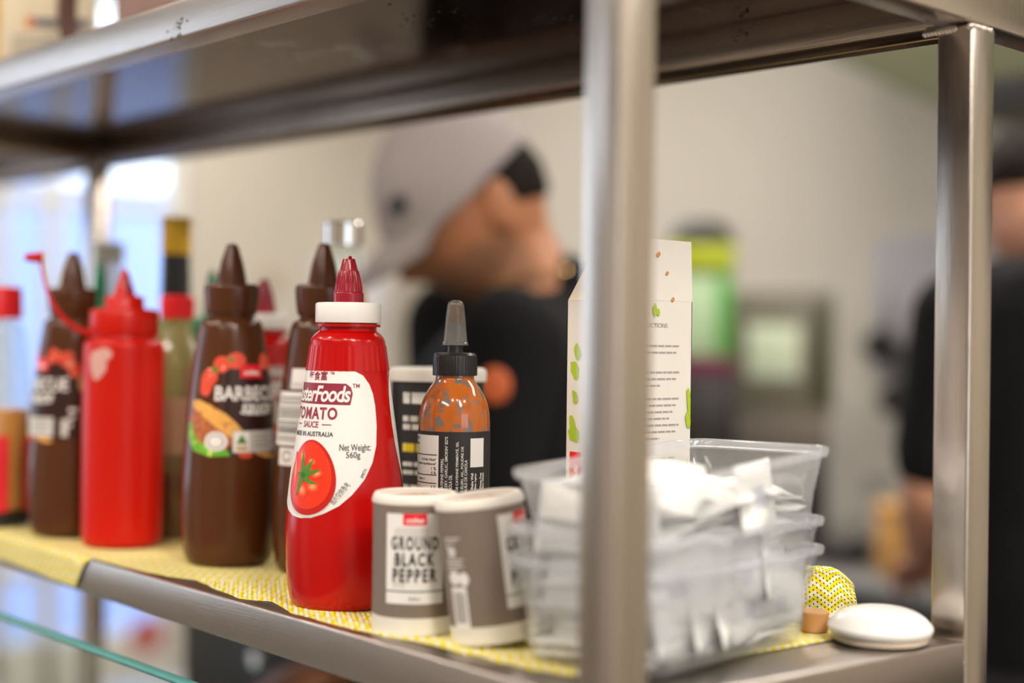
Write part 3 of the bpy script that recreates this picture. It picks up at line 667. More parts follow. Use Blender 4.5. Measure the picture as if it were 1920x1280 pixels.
link('sauce_in_nozzle', lathe(px([(600, 12), (585, 14), (565, 11), (561, 5)], HB, sH), 24), M('nozzle_sauce', (.16, .085, .03), .4, 0, .3, 200), tp)
Z = lambda y: (HB - y) * sH; rf = rfun(prof); rr = 67 * sH; rad = lambda d: math.radians(d) * rr
Ls = [(rect(rad(-178), Z(1100), rad(178), Z(800)), 0, .0002)]
g = .00035
Ls.append((rect(rad(-92), Z(1060), rad(-27), Z(807)), 1, g))
for y in (843, 880, 895, 925, 960): Ls.append((rect(rad(-90), Z(y + .8), rad(-30), Z(y - .8)), 2, g + .0001))
for s_, a, y, hh_ in (('acts', -78, 813, 6), ('tive', -78, 823, 6), ('% Daily Value*', -44, 852, 6), ('% valeur quotidienne*', -48, 860, 6), ('1 %', -35, 868, 6), ('0 %', -35, 876, 5.5), ('4 %', -35, 902, 6), ('0 %', -35, 911, 6), ('odium 1 g', -62, 888, 5), ('0 %', -35, 945, 6), ('2 %', -35, 975, 6)):
    b = txt(s_, 0, 0, hh_ * sH, bold=.02); xm = max(v.co.x for v in b.verts)
    for v in b.verts: v.co.x += rad(a) if a < -60 else rad(-31) - xm; v.co.y += Z(y)
    Ls.append((b, 2, g + .0001))
for s_, a, y0 in (('D CAYENNE PEPPERS,', -20.5, 916), ('CELERY, GARLIC, SMOKIN\' ED\'S', -14, 914), ('CANOLA OIL', -7.5, 916), ('OIVRE DE CAYENNE FERMENTÉ, SEL', 2.5, 930), ('UGE, CÉLERI, AIL, POUDRE DE', 10.5, 928), ('Y ED, HUILE DE CANOLA', 17, 930)):
    b = txt(s_, 0, 0, 6.4 * sH, bold=.012, rot=PI/2, align='L'); y1 = min(v.co.y for v in b.verts)
    k = 3.75 * sH * len(s_) / (max(v.co.y for v in b.verts) - y1)
    for v in b.verts: v.co.x += rad(a); v.co.y = (v.co.y - y1) * k + Z(y0)
    Ls.append((b, 1, g))
Ls.append((rect(rad(24), Z(865), rad(51), Z(812)), 1, g))
for s_, a in (('Shake Well', 27.5), ('Bien Agiter', 34), ('Gluten Free', 44.5), ('Sans Gluten', 50)):
    b = txt(s_, 0, 0, 5.2 * sH, 30 * sH, bold=.03, rot=0); 
    for v in b.verts: v.co = Vector((rad(a) - v.co.y, Z(891) + v.co.x, 0))
    Ls.append((b, 1, g))
link('wrap_label', art(Ls, rf, rr, 0, .002, 0), [m_blackl, m_whitel, m_blackp], h, auto=0)

# black tub behind it
tz = stand(-.365, .171); tub = thing('tub', 'black printed tub with a cream lid behind the hot sauce bottle', 'tub', tz, math.radians(55))
prof = [(0, .032), (.002, .0335), (.06, .0338), (.148, .0345), (.150, .0345)]
link('body', lathe(dens(prof, 3), 60), m_blackl, tub); link('lid', lathe([(.148, .034), (.148, .0362), (.155, .0364), (.157, .0355), (.1578, .033), (.1562, .031), (.1562, .01)], 60), m_cardw, tub)
Ls = []
for k, (y, hgt, wd, mi) in enumerate(((.136, .008, .046, 0), (.121, .004, .042, 0), (.115, .004, .040, 0), (.100, .006, .046, 1), (.088, .003, .04, 0), (.082, .003, .036, 0), (.070, .006, .03, 0), (.055, .013, .022, 0), (.035, .003, .034, 0))):
    u = -.024
    while u < -.024 + wd * .62:
        l = wd * rnd.uniform(.12, .3); Ls.append((rect(u, y - hgt / 2, u + l, y + hgt / 2), mi, .0003)); u += l + .0015
link('printed_label', art(Ls, rfun(prof), .034, math.radians(-8)), [m_greyl, m_yel], tub, auto=0)

# ------------------------------------------------------------------ pepper tubs
sP = .0003252
def P_(y): return (1194 - y) * sP
pt = thing('pepper_tub', 'upright taupe cardboard tub of ground black pepper, open at the top', 'tub', stand(-.2124, .039, .02), math.radians(53.6), 'ground black pepper tubs'); pt.scale.z = .94
R0 = .0255
body_prof = [(0, R0 - .0006), (.0004, R0), (P_(940), R0)]
bm = lathe([(0, R0 - .001), (.0006, R0), (P_(1159), R0), (P_(1159), R0), (P_(941), R0), (P_(941), R0 - .0015), (P_(944), R0 - .0018)], 64, caps=(True, False))
for f in bm.faces:
    zc = f.calc_center_median().z
    f.material_index = 1 if zc < P_(1160) else 0
link('tube_body', bm, [m_card, m_cardw], pt)
link('rim', lathe([(P_(944), R0 - .0008), (P_(941), R0 + .0005), (P_(936), R0 + .0007), (P_(926), R0 - .0002), (P_(922), R0 - .0012), (P_(921), R0 - .0025), (P_(923), R0 - .0036), (P_(940), R0 - .0040), (P_(960), R0 - .0040)], 64, caps=(False, False)), m_cardw, pt)
link('inner_seal', lathe([(P_(938), R0 - .0036), (P_(932), R0 - .0052), (P_(934), R0 - .012), (P_(936), .001)], 48, lambda a, z: 1 + .04 * math.sin(a * 5) if z > P_(934) else 1, caps=(False, True)), m_pepper, pt)
Ls = [(rect(-.0180, P_(1131), .0180, P_(957)), 0, .0002), (rect(-.0180, P_(1108), .0180, P_(1105.5)), 1, .0003), (rect(-.0072, P_(979), .0072, P_(957)), 2, .0003), (txt('coles', 0, P_(969), .0034, .0106, bold=.03), 0, .0004)]
for k in range(2): Ls.append((rect(-.0128 + k * .002, P_(1003 - k * 4) , .0085, P_(986 - k * 3)), 3, .00027 + k * .00002))
Ls.append((rect(-.0135, P_(1100), -.0055, P_(1040)), 3, .00027))
for s_, y, wd in (('GROUND', 1014, .0288), ('BLACK', 1045, .0238), ('PEPPER', 1076, .0268)): Ls.append((txt(s_, 0, P_(y), .0086, wd, bold=.034, gap=1.30), 1, .0004))
Ls.append((txt('30g', 0, P_(1122), .0030, .0068, bold=.02, gap=1.3), 1, .0003))
ub = math.radians(-105) * R0
Ls.append((rect(ub - .0058, P_(1163), ub + .0058, P_(1083)), 0, .0002))
for k in range(9): Ls.append((rect(ub - .0040 + k * .0009, P_(1150), ub - .0040 + k * .0009 + .0003 + .0003 * (k % 3), P_(1092)), 4, .0003))
for y, wd in ((990, .012), (997, .009), (1006, .004), (1030, .013), (1036, .011), (1042, .013), (1049, .009)): Ls.append((rect(ub - .007, P_(y + 3), ub - .007 + wd, P_(y)), 5, .0002))
Ls.append((ell(ub - .002, P_(1066), .0045, .0042), 0, .0002)); Ls.append((ell(ub + .005, P_(1068), .0032, .0042), 0, .00021)); Ls.append((rect(ub - .005, P_(1026), ub + .001, P_(1008), .001), 5, .0002))
link('printed_label', art(Ls, rfun([(0, R0), (.1, R0)]), R0, 0, .002, 0), [m_whitel, m_blackp, m_redtag, m_greyl, m_grey, m_greyl], pt, auto=0)
pt2 = copy_tree(pt); pt2['label'] = 'tilted taupe cardboard pepper tub leaning between the upright tub and the clear containers'
a = math.radians(50.6)
lean = Matrix.Rotation(math.radians(-7.6), 4, Vector((math.sin(a), -math.cos(a), 0)))    # leans towards the first tub
lean = Matrix.Rotation(math.radians(7.6), 4, Vector((Vector((math.cos(a), math.sin(a), 0)).cross(Vector((0, 0, 1)))))) 
base = Vector(stand(-.1530, .0545, .02))
rz = Matrix.Rotation(math.radians(50.6 + 62), 4, 'Z')
ex = Vector((math.cos(a), math.sin(a), 0)); piv = base - ex * R0
m4 = Matrix.Translation(piv) @ Matrix.Rotation(math.radians(-7.6), 4, Vector((-math.sin(a), math.cos(a), 0))) @ Matrix.Translation(-piv) @ Matrix.Translation(base) @ rz
pt2.location = m4.to_translation(); pt2.rotation_euler = m4.to_euler()
pt['label'] = 'upright taupe cardboard tub of ground black pepper, open at the top'

# ------------------------------------------------------------------ food carton
ca = thing('food_carton', 'opened white card food carton with green print standing behind the clear containers', 'carton', (-.161, .165, zs(-.161, .19) + .0012))
CW, CL, CH = .055, .062, .206
bm = bmesh.new()
def pane_(p, th=.0006):
    p = [Vector(v) for v in p]; n = (p[1] - p[0]).cross(p[2] - p[0]).normalized() * th
    a_ = [bm.verts.new(v) for v in p]; b_ = [bm.verts.new(v - n) for v in p]
    bm.faces.new(a_); bm.faces.new(b_[::-1])
    for i in range(len(p)): bm.faces.new((a_[i], b_[i], b_[(i+1) % len(p)], a_[(i+1) % len(p)]))
pane_([(-CW, 0, 0), (0, 0, 0), (0, 0, CH), (-CW, 0, CH)]); pane_([(0, 0, 0), (0, CL, 0), (0, CL, CH), (0, 0, CH)])
pane_([(0, CL, 0), (-CW, CL, 0), (-CW, CL, CH), (0, CL, CH)]); pane_([(-CW, CL, 0), (-CW, 0, 0), (-CW, 0, CH), (-CW, CL, CH)])
pane_([(-CW, CL, 0), (0, CL, 0), (0, 0, 0), (-CW, 0, 0)])
body = link('box_body', bm, m_cardw, ca, smooth=False)
bm = bmesh.new(); pane_([(0, .0, CH + .0002), (0, CL, CH + .0002), (-.0015, CL, CH + .040), (-.0015, 0, CH + .040)]); link('top_flap', bm, m_cardw, ca, smooth=False)
bm = bmesh.new(); pane_([(-CW, .0005, CH + .0002), (-.001, .0005, CH + .0002), (-.003, .010, CH + .036), (-.020, .012, CH + .040), (-CW + .012, .010, CH + .030)]); link('gusset_flap', bm, m_cream, ca, smooth=False)
ex, ey = Vector((0, 1, 0)), Vector((0, 0, 1)); Ls = []
for y in range(31):
    zz = .176 - y * .0043
    if y in (2, 3, 7, 15, 16, 21): continue
    u = .006; end = .050 - (.018 if y in (6, 14) else .003 * (y % 4))
    while u < end:
        l = rnd.uniform(.003, .008); Ls.append((rect(u, zz, min(u + l, end), zz + .0012), 2, .0002)); u += l + .0008
Ls.append((txt('INSTRUCTIONS', .0235, .190, .0030, .0300, bold=.02), 2, .0002)); Ls.append((txt('INFORMATION', .0235, .0475, .0028, .0280, bold=.02), 2, .0003)); Ls.append((rect(.004, .0455, .052, .0525), 0, .00025))
Ls.append((rect(.018, .0105, .052, .0330), 0, .0002))
for cxx, cyy, a_, b_ in ((.0590, .140, .0018, .010), (.0585, .128, .0022, .006), (.0590, .070, .0017, .008), (.0588, .056, .0021, .009), (.0590, .088, .0014, .014), (.026, .200, .002, .004), (.029, .1985, .0016, .0025)):
    Ls.append((ell(cxx, cyy, a_, b_, .1, 16, .15), 3, .0003 + .000003 * len(Ls)))
Ls.append((rect(.0570, .004, .0592, .044), 4, .0003))
link('side_print', art(Ls, None, frame=(Vector((0, 0, 0)), ex, ey)), [m_whitel, m_greyl, m_grey, M('lime_print', (.36, .50, .02), .5), m_redtag], body, auto=0)
Ls = [(rect(.0042, .056, .0150, .106), 1, .0002), (txt('coles', .0098, .081, .0052, .034, bold=.03, rot=PI/2), 0, .0003)]
for cxx, cyy, a_, b_ in ((.0085, .160, .004, .007), (.011, .172, .003, .006), (.008, .118, .005, .006), (.0065, .125, .003, .006), (.009, .142, .0024, .005)): Ls.append((ell(cxx, cyy, a_, b_, .3, 14, .2), 2, .0002 + .00004 * len(Ls)))
link('front_print', art(Ls, None, frame=(Vector((-CW, 0, 0)), Vector((1, 0, 0)), ey)), [m_whitel, m_redtag, bpy.data.materials['lime_print']], body, auto=0)
for yy, zz, r_ in ((.030, CH + .030, .0019), (.038, CH + .018, .0014), (.043, CH + .001, .0016)):
    b = lathe([(0, r_), (.0006, r_ * .8), (.0009, r_ * .2)], 14, lambda a, z: 1 + .25 * math.sin(2 * a) + .1 * math.sin(5 * a)); o = link('sauce_spot', b, m_wood, ca); o.location = (.0002 - .0015 * max(0, (zz - CH)) / .04, yy, zz); o.rotation_euler = (0, PI/2, 0)

# ------------------------------------------------------------------ clear takeaway containers full of sachets
def rrect(wd, dp, r, n=5): return [(sx * (wd/2 - r) + r * math.cos(a0 + k*PI/2/n), sy * (dp/2 - r) + r * math.sin(a0 + k*PI/2/n)) for sx, sy, a0 in ((1, 1, 0), (-1, 1, PI/2), (-1, -1, PI), (1, -1, 1.5*PI)) for k in range(n + 1)]
CHT = .056
def container():
    loops = [(.0006, .078, .164, .012), (0, .084, .170, .014), (.003, .0875, .1735, .015), (CHT * .55, .093, .182, .016), (CHT * .55 + .0006, .0938, .1828, .016), (CHT - .0052, .1000, .1935, .018), (CHT - .005, .1030, .1965, .019), (CHT - .0046, .1060, .1995, .020),
             (CHT - .001, .1070, .2005, .020), (CHT, .1060, .1995, .020), (CHT, .1010, .1945, .018), (CHT - .0010, .0997, .1932, .018), (CHT - .006, .0987, .1922, .018), (CHT * .55, .0920, .1810, .016), (.004, .0862, .1722, .015), (.0012, .082, .168, .013)]
    bm = bmesh.new(); rs = []
    for z, wd, dp, r in loops: rs.append([bm.verts.new((x, y, z)) for x, y in rrect(wd, dp, r)])
    n = len(rs[0])
    for a_, b_ in zip(rs, rs[1:]):
        for i in range(n): bm.faces.new((a_[i], a_[(i+1) % n], b_[(i+1) % n], b_[i]))
    bm.faces.new(rs[0][::-1]); bm.faces.new(rs[-1])
    for f in bm.faces:
        if f.calc_center_median().z > CHT - .0056: f.material_index = 1
    return bm
CC = Vector((-.0805, .126)); CA = math.radians(11.5)
cont0 = link('takeaway_container', container(), [m_clear, m_rim], None, auto=50)
tilt = [0, 0, .052]; base_z = [zs(CC.x, CC.y) + .003, zs(CC.x, CC.y) + .0205, zs(CC.x, CC.y) + .0565]
names = ['bottom clear plastic takeaway container of the stack of three, resting on the yellow cloth', 'middle clear plastic takeaway container nested in the stack of three', 'topmost clear plastic takeaway container, heaped with white paper sachets']
CM = []
for i in range(3):
    o = cont0 if i == 0 else cont0.copy()
    if i: C.objects.link(o)
    o.matrix_world = Matrix.Translation((CC.x + (0, 0, .001)[i], CC.y + (0, 0, .005)[i], base_z[i])) @ Matrix.Rotation(CA, 4, 'Z') @ Matrix.Rotation((TR, TR, .045)[i], 4, 'X')
    tag(o, names[i], 'container', 'stacked clear takeaway containers'); CM.append(o.matrix_world.copy())
def sachet_mesh(seed, L_=.058, W_=.040, T=.0036):
    r = random.Random(seed); bm = bmesh.new(); nx, ny = 12, 9; tops, bots = [], []
    bx, by = r.uniform(-.004, .004), r.uniform(-.003, .003)
    for i in range(nx + 1):
        ra, rb = [], []
        for j in range(ny + 1):
            u, v = i / nx * 2 - 1, j / ny * 2 - 1; x, y = u * L_ / 2, v * W_ / 2
            p = max(0, 1 - abs(u / .86) ** 3) * max(0, 1 - abs(v / .84) ** 3)
            w_ = bx * u * u + by * u * v + .0009 * noise.noise(Vector((u * 3, v * 3, seed)))
            ra.append(bm.verts.new((x, y, w_ + T * p * (.8 + .3 * noise.noise(Vector((u * 2, v * 2, seed + 5)))) + .00025)))
            rb.append(bm.verts.new((x, y, w_ - T * p * .7 - .00025)))
        tops.append(ra); bots.append(rb)
    for i in range(nx):
        for j in range(ny):
            f = bm.faces.new((tops[i][j], tops[i+1][j], tops[i+1][j+1], tops[i][j+1])); f.material_index = 1 if (3 <= i <= 5 and 3 <= j <= 5 and seed % 2) or (7 <= i <= 8 and j in (2, 3) and not seed % 2) else 0
            bm.faces.new((bots[i][j+1], bots[i+1][j+1], bots[i+1][j], bots[i][j]))
    for i in range(nx):
        bm.faces.new((tops[i+1][0], tops[i][0], bots[i][0], bots[i+1][0])); bm.faces.new((tops[i][ny], tops[i+1][ny], bots[i+1][ny], bots[i][ny]))
    for j in range(ny):
        bm.faces.new((tops[0][j], tops[0][j+1], bots[0][j+1], bots[0][j])); bm.faces.new((tops[nx][j+1], tops[nx][j], bots[nx][j], bots[nx][j+1]))
    return bm
protos = []
for k in range(4):
    me = bpy.data.meshes.new('sachet'); b = sachet_mesh(k); b.to_mesh(me); b.free(); me.materials.append(m_sach); me.materials.append(m_sachp)
    for p in me.polygons: p.use_smooth = True
    protos.append(me)
def sachet(ci, x, y, z, rz_, tx=0, ty=0, where=''):
    o = bpy.data.objects.new('paper_sachet', rnd.choice(protos)); C.objects.link(o)
    o.matrix_world = CM[ci] @ Matrix.Translation((x, y, z)) @ Matrix.Rotation(rz_, 4, 'Z') @ Matrix.Rotation(tx, 4, 'X') @ Matrix.Rotation(ty, 4, 'Y')
    lab = ['white paper sachet in the bottom clear takeaway container', 'white paper sachet in the middle clear takeaway container', 'white paper sachet heaped in the topmost clear takeaway container'][ci]
    grp = ['sachets in the bottom container', 'sachets in the middle container', 'sachets heaped in the topmost container'][ci]
    tag(o, where or lab, 'sachet', None if where else grp); return o
def layer(ci, z, ymax=.075, jit=.004, tl=.06, sx=.0185, n=(-.055, 0, .055)):
    for yy in n:
        for s_ in (-1, 1):
            if yy > ymax: continue
            sachet(ci, s_ * sx + rnd.uniform(-jit, jit) * .4, yy + rnd.uniform(-jit, jit) * .6, z + rnd.uniform(0, .0012), PI/2 + rnd.uniform(-.08, .08), rnd.uniform(-tl, tl), rnd.uniform(-tl, tl))
layer(0, .0060, tl=.02); layer(0, .0120, tl=.02)
for k in range(4): layer(1, .0070 + k * .0066, tl=.05)
for k in range(4): layer(2, .0065 + k * .0075, tl=.16, jit=.006)
for x, y, z, r_, tx, ty in ((.012, -.056, .041, 1.2, -.2, .12), (-.022, -.018, .037, .8, .2, -.1), (.018, -.012, .038, -.4, .15, .1), (-.012, .022, .036, 1.9, .15, .1), (.018, .026, .035, .5, -.15, .1),
                            (.016, -.058, .050, .4, .5, .15), (.014, .060, .034, 1.4, .15, .1), (-.018, .062, .035, .2, -.15, .1)):
    sachet(2, x, y, z, r_, tx, ty)
for y in (-.046, -.026, -.006): sachet(2, -.0395, y, .027, PI/2, -1.46, rnd.uniform(-.2, .2))
for x in (-.010, .010): sachet(2, x, -.0780 + x * .1, .029, 0, 1.46, rnd.uniform(-.1, .1))
sachet(2, -.016, -.055, .041, .3, .15, .05); sachet(2, .018, -.058, .046, .2, .2, .3); sachet(2, -.018, -.050, .047, 1.3, .1, -.1)
sachet(2, .0415, .020, .034, PI/2 + .02, 1.42, .15, 'white paper sachet standing upright against the right wall of the topmost container')
for ci, xw, zz in ((0, .0385, .0285), (1, .041, .029)):       # sachets on edge just inside the long and short walls
    for sg in (1, -1):
        for y in (-.050, -.026, .000, .026, .050):
            sachet(ci, sg * (xw - .0025 + rnd.uniform(-.003, .001)), y + rnd.uniform(-.004, .004), zz + rnd.uniform(-.003, .003), PI/2 + rnd.uniform(-.06, .06), sg * (1.47 + rnd.uniform(-.06, .04)), rnd.uniform(-.28, .28))
for ci, yw, zz in ((0, .077, .0285), (1, .079, .029)):
    sachet(ci, 0, -yw, zz, 0, 1.46, -.05)
    sachet(ci, 0, yw, zz, 0, -1.46, .05)

# ------------------------------------------------------------------ white lid, cork, and the bunched cloth
zl = zs(-.031, .256) + .0016
ld = thing('plastic_lid', 'round domed white lid lying on the bare steel by the right back post', 'lid', (-.0305, .2565, zl))
link('dome', lathe(dens([(.0052, .0285), (.0058, .0308), (.0058, .0308), (.0085, .0316), (.0105, .0308), (.0150, .0265), (.0185, .0200), (.0205, .0110), (.0210, .001)], 4), 64), m_ceram, ld)
link('base_ring', lathe([(0, .0262), (.0008, .0282), (.0035, .0290), (.0054, .0290), (.0060, .027)], 64), M('cream_plastic', (.70, .58, .45), .4), ld)
ck = link('cork', lathe([(0, .0082), (.0006, .0088), (.012, .0092), (.0126, .0086)], 28), m_wood, None); ck.location = (-.0735, .2475, zs(-.0735, .2475) + .0016)
tag(ck, 'small round brown cork between the white lid and the stacked containers', 'cork')
bm = bmesh.new(); uvl = bm.loops.layers.uv.new('UVMap'); nu, nv = 30, 34; g_ = []; uvs = {}
exx, eyy = Vector((.65, .76, 0)), Vector((-.76, .65, 0))
for i in range(nu + 1):
    row = []
    for j in range(nv + 1):
        u, v = i / nu, j / nv
        d = -.018 + .048 * u; arc = v * 2.2 - .35                 # the cloth stands up, then folds over backwards
        rr = .0165 * (1 - .25 * max(0, u - .6) / .4)
        if v < .62: hgt = .030 * (v / .62); bk = .0008 * math.sin(v * 14) + .003 * (v / .62) ** 2
        else:
            t_ = (v - .62) / .38 * PI * .8; hgt = .030 + .004 * math.sin(t_) - .010 * max(0, t_ - 1.5); bk = .003 + .006 * (1 - math.cos(t_))
        top = 1 - .30 * max(0, (u - .55) / .45) ** 2.2
        p = Vector((-.103, .285, 0)) + exx * (d - .004 * u * v) + eyy * (bk + .0025 * math.sin(u * 9))
        p.z = zs(p.x, p.y) + .0016 + hgt * top
        vv = bm.verts.new(p); uvs[vv] = (.06 * u, .06 * v); row.append(vv)
    g_.append(row)
for i in range(nu):
    for j in range(nv):
        fc = bm.faces.new((g_[i][j], g_[i+1][j], g_[i+1][j+1], g_[i][j+1]))
        for l in fc.loops: l[uvl].uv = uvs[l.vert]
bc = link('wiping_cloth', bm, m_cloth, None, auto=0); so = bc.modifiers.new('thickness', 'SOLIDIFY'); so.thickness = .0005
tag(bc, 'folded yellow patterned cloth standing up behind the cork and the containers', 'cloth')

# ------------------------------------------------------------------ blurred bottles at the back of the shelf
def simple(prof, m, name='body', parent=None, seg=48, n=3): return link(name, lathe(dens(prof, n), seg), m, parent)
# sriracha style bottle cut by the left edge of the frame
t = bottle('sauce_bottle', 'clear bottle with red cap, orange sauce and red label at the far left', 'sauce bottle', stand(-.8432, .0209), 69)
s = .0004967
pr = px([(989, 58), (989, 58), (985, 63), (970, 65), (850, 66), (770, 63), (700, 56), (640, 50), (622, 47), (614, 42), (609, 35), (600, 33)], 989, s); simple(pr, m_glassc, 'body', t)
ip = [(z + .001, r * .93) for z, r in px([(987, 55), (985, 60), (960, 63), (850, 63), (800, 61), (775, 60)], 989, s)]
simple(ip, m_orange, 'sauce', t); link('screw_cap', lathe(px([(604, 38), (604, 43), (596, 43.5), (552, 42), (546, 40), (545, 30), (545, 8)], 989, s), 60), m_redtag, t)
rf = rfun(pr); Ls = [(rect(-.045, (989 - 985) * s, .045, (989 - 958) * s), 0, .0003), (rect(-.020, (989 - 960) * s, .0105, (989 - 820) * s), 1, .0004), (rect(.027, (989 - 960) * s, .05, (989 - 826) * s), 1, .0004)]
link('wrap_label', art(Ls, rf, .0325, 0), [m_black, m_redtag], t, auto=0)
# olive oil
t = bottle('oil_bottle', 'dark green oil bottle with yellow cap and black neck behind the brown and red bottles', 'oil bottle', (-.832, .195, zs(-.832, .195) + LIFT), 60)
simple([(0, .030), (0, .030), (.002, .033), (.01, .034), (.16, .034), (.175, .031), (.195, .018), (.205, .0145), (.222, .013), (.265, .0128)], m_greencl, 'body', t)
link('neck_sleeve', lathe([(.212, .0142), (.213, .0150), (.262, .0138), (.263, .013)], 40), m_blackl, t); link('screw_cap', lathe([(.263, .013), (.263, .0142), (.266, .0148), (.298, .0148), (.3, .0138), (.3, .004)], 40), m_yolk, t)
link('oil', lathe(dens([(.004, .030), (.01, .0318), (.10, .0318), (.101, .002)], 2), 40), M('green_oil', (.16, .15, .012), .2), t)
# red cap, pale bottle with sauce
t = bottle('sauce_bottle', 'pale glass bottle with red cap and dark red sauce left between squeeze and brown bottle', 'sauce bottle', (-.693, .126, zs(-.693, .126) + LIFT), 62)
simple([(0, .026), (0, .026), (.003, .029), (.14, .0295), (.158, .027), (.178, .0165), (.188, .0135), (.20, .0130)], clear('amber_bottle', (.90, .84, .66), .36, (.74, .64, .40), .06), 'body', t); link('screw_cap', lathe([(.195, .012), (.195, .0150), (.2135, .0150), (.2155, .0135), (.216, .003)], 40), m_redtag, t)
link('sauce', lathe([(.004, .026), (.060, .0270), (.061, .002)], 40), m_dksauce, t)
Ls = [(rect(-.018, .075, .018, .125), 0, .0004)]; link('paper_label', art(Ls, lambda z: .0294, .0294, 0), M('beige_label', (.62, .46, .30), .6), t, auto=0)
# two chilli bottles with green spouts
def chilli(label, x, y, dz, deg):
    t = bottle('chilli_bottle', label, 'sauce bottle', (x, y, zs(x, y) + LIFT), deg, 'chilli sauce bottles with green spouts')
    simple([(0, .026), (0, .026), (.003, .029), (.12, .0295), (.145, .026), (.162, .018), (.175, .0165)], m_dksauce, 'body', t)
    link('screw_cap', lathe(dens([(.172 + dz, .018), (.172 + dz, .0205), (.188 + dz, .0205), (.196 + dz, .0185), (.199 + dz, .012)], 3), 40, lambda a, z: 1 + .02 * math.cos(16 * a)), m_green, t); link('spout', lathe(dens([(.198 + dz, .0085), (.215 + dz, .0068), (.236 + dz, .0045), (.243 + dz, .002)], 3), 24), m_green, t)
chilli('bottle with green pointed cap peeking out beside the middle brown sauce bottle', -.731, .181, 0, 10)
chilli('bottle with green pointed cap peeking out just above the red squeeze bottle', -.826, .112, .006, 40)
# white-capped clear bottle and grey-capped glass bottle
t = bottle('cordial_bottle', 'pale clear bottle with a grey screw cap by the left back post', 'bottle', (-.97, .187, zs(-.97, .187) + LIFT), 0)
simple([(0, .026), (0, .026), (.003, .029), (.16, .0295), (.20, .022), (.235, .0155), (.262, .0145)], clear('milky_bottle', (.85, .86, .84), .4, (.72, .70, .66)), 'body', t); link('screw_cap', lathe([(.260, .015), (.260, .0165), (.278, .0165), (.28, .015), (.28, .004)], 36), M('grey_cap', (.42, .42, .38), .4), t)
t = bottle('glass_bottle', 'clear glass bottle with silver cap and amber sauce behind the front tomato sauce bottle', 'bottle', (-.588, .233, zs(-.588, .233) + LIFT), 0)
simple([(0, .028), (0, .028), (.003, .031), (.17, .0315), (.205, .025), (.235, .0165), (.268, .0150)], m_glassc, 'body', t); link('screw_cap', lathe([(.264, .0155), (.264, .0170), (.283, .0172), (.2845, .0160), (.285, .004)], 40), m_chrome, t)
link('sauce', lathe(dens([(.004, .0285), (.17, .0292), (.202, .0232), (.232, .0150), (.234, .002)], 2), 40), m_orange, t)

# ------------------------------------------------------------------ things on the upper shelf
def zt(x, y): return zu(x, y) + HH + .001
x, y = -.985, .125
t = thing('food_carton', 'cream food carton with lines of print on the upper shelf', 'carton', (x, y, zt(x, y)), math.radians(56))
bx_ = link('box_body', B(-.046, -.02, 0, .046, .02, .17, .001), m_cream, t)
Ls = [(rect(-.012, .072, .044, .081), 1, .0002), (rect(-.020, .070, -.012, .083), 2, .0002)]
for k in range(11): Ls.append((rect(-.034, .060 - k * .0048, .014 + .004 * (k % 3), .0622 - k * .0048), 0, .0002))
link('front_print', art(Ls, None, frame=(Vector((0, -.02, 0)), Vector((1, 0, 0)), Vector((0, 0, 1)))), [m_grey, M('navy_print', (.10, .10, .16), .5), M('orange_print', (.75, .25, .08), .5)], bx_, auto=0)
x, y = -1.075, .072
t = thing('food_carton', 'yellow and cream packet left of the cream carton on the upper shelf', 'carton', (x, y, zt(x, y)), math.radians(60))
link('box_body', B(-.05, -.02, 0, .05, .02, .078, .001), M('pale_yellow_card', (.80, .52, .20), .5, 0, .25, 20), t); link('top_band', B(-.05, -.02, .0782, .05, .02, .17, .001), m_yolk, t)
x, y = -.826, .185
t = thing('jug', 'brown jug with mauve reflection in its colour and dark handle standing on the upper shelf', 'jug', (x, y, zt(x, y)), math.radians(60))
simple([(0, .046), (0, .046), (.004, .052), (.02, .055), (.10, .055), (.18, .048), (.20, .05)], m_mauve, 'body', t)
link('handle', tube(bez((-.052, 0, .022), (-.115, 0, .015), (-.105, 0, .10), (-.090, 0, .13), 14) + bez((-.089, 0, .134), (-.082, 0, .155), (-.06, 0, .16), (-.048, 0, .15), 8), .0095, 14), m_jugh, t)

# ------------------------------------------------------------------ kitchen beyond
def furn(name, label, cat, *parts, group=None, loc=(0, 0, 0), rot=0):
    t = thing(name, label, cat, loc, rot, group)
    for nm, bm_, m_ in parts: link(nm, bm_, m_, t)
    return t
furn('kitchen_bench', 'long steel bench along the back wall with a dark front', 'bench', ('worktop', B(-3.0, 2.0, .865, .9, BY - .005, .90, .004), m_bench), ('base_cabinet', B(-2.96, 2.05, 0, .86, BY - .01, .865, .003), m_dark))
furn('prep_bench', 'low dark work bench in front of the man in the grey cap', 'bench', ('worktop', B(-1.60, .43, .82, -.50, .60, .85, .003), m_bench), ('base_cabinet', B(-1.58, .435, 0, -.52, .515, .82, .003), m_dark))
furn('griddle', 'black griddle box on the low work bench, dark below the lower shelf', 'griddle', ('housing', B(-1.39, .50, .851, -1.05, .595, 1.10, .004), m_dark), ('control_knob', lathe([(0, .014), (.012, .012), (.013, .002)], 24), m_chrome))
kb = bpy.data.objects['control_knob']; kb.location = (-1.175, .500, .955); kb.rotation_euler = (PI/2, 0, 0)
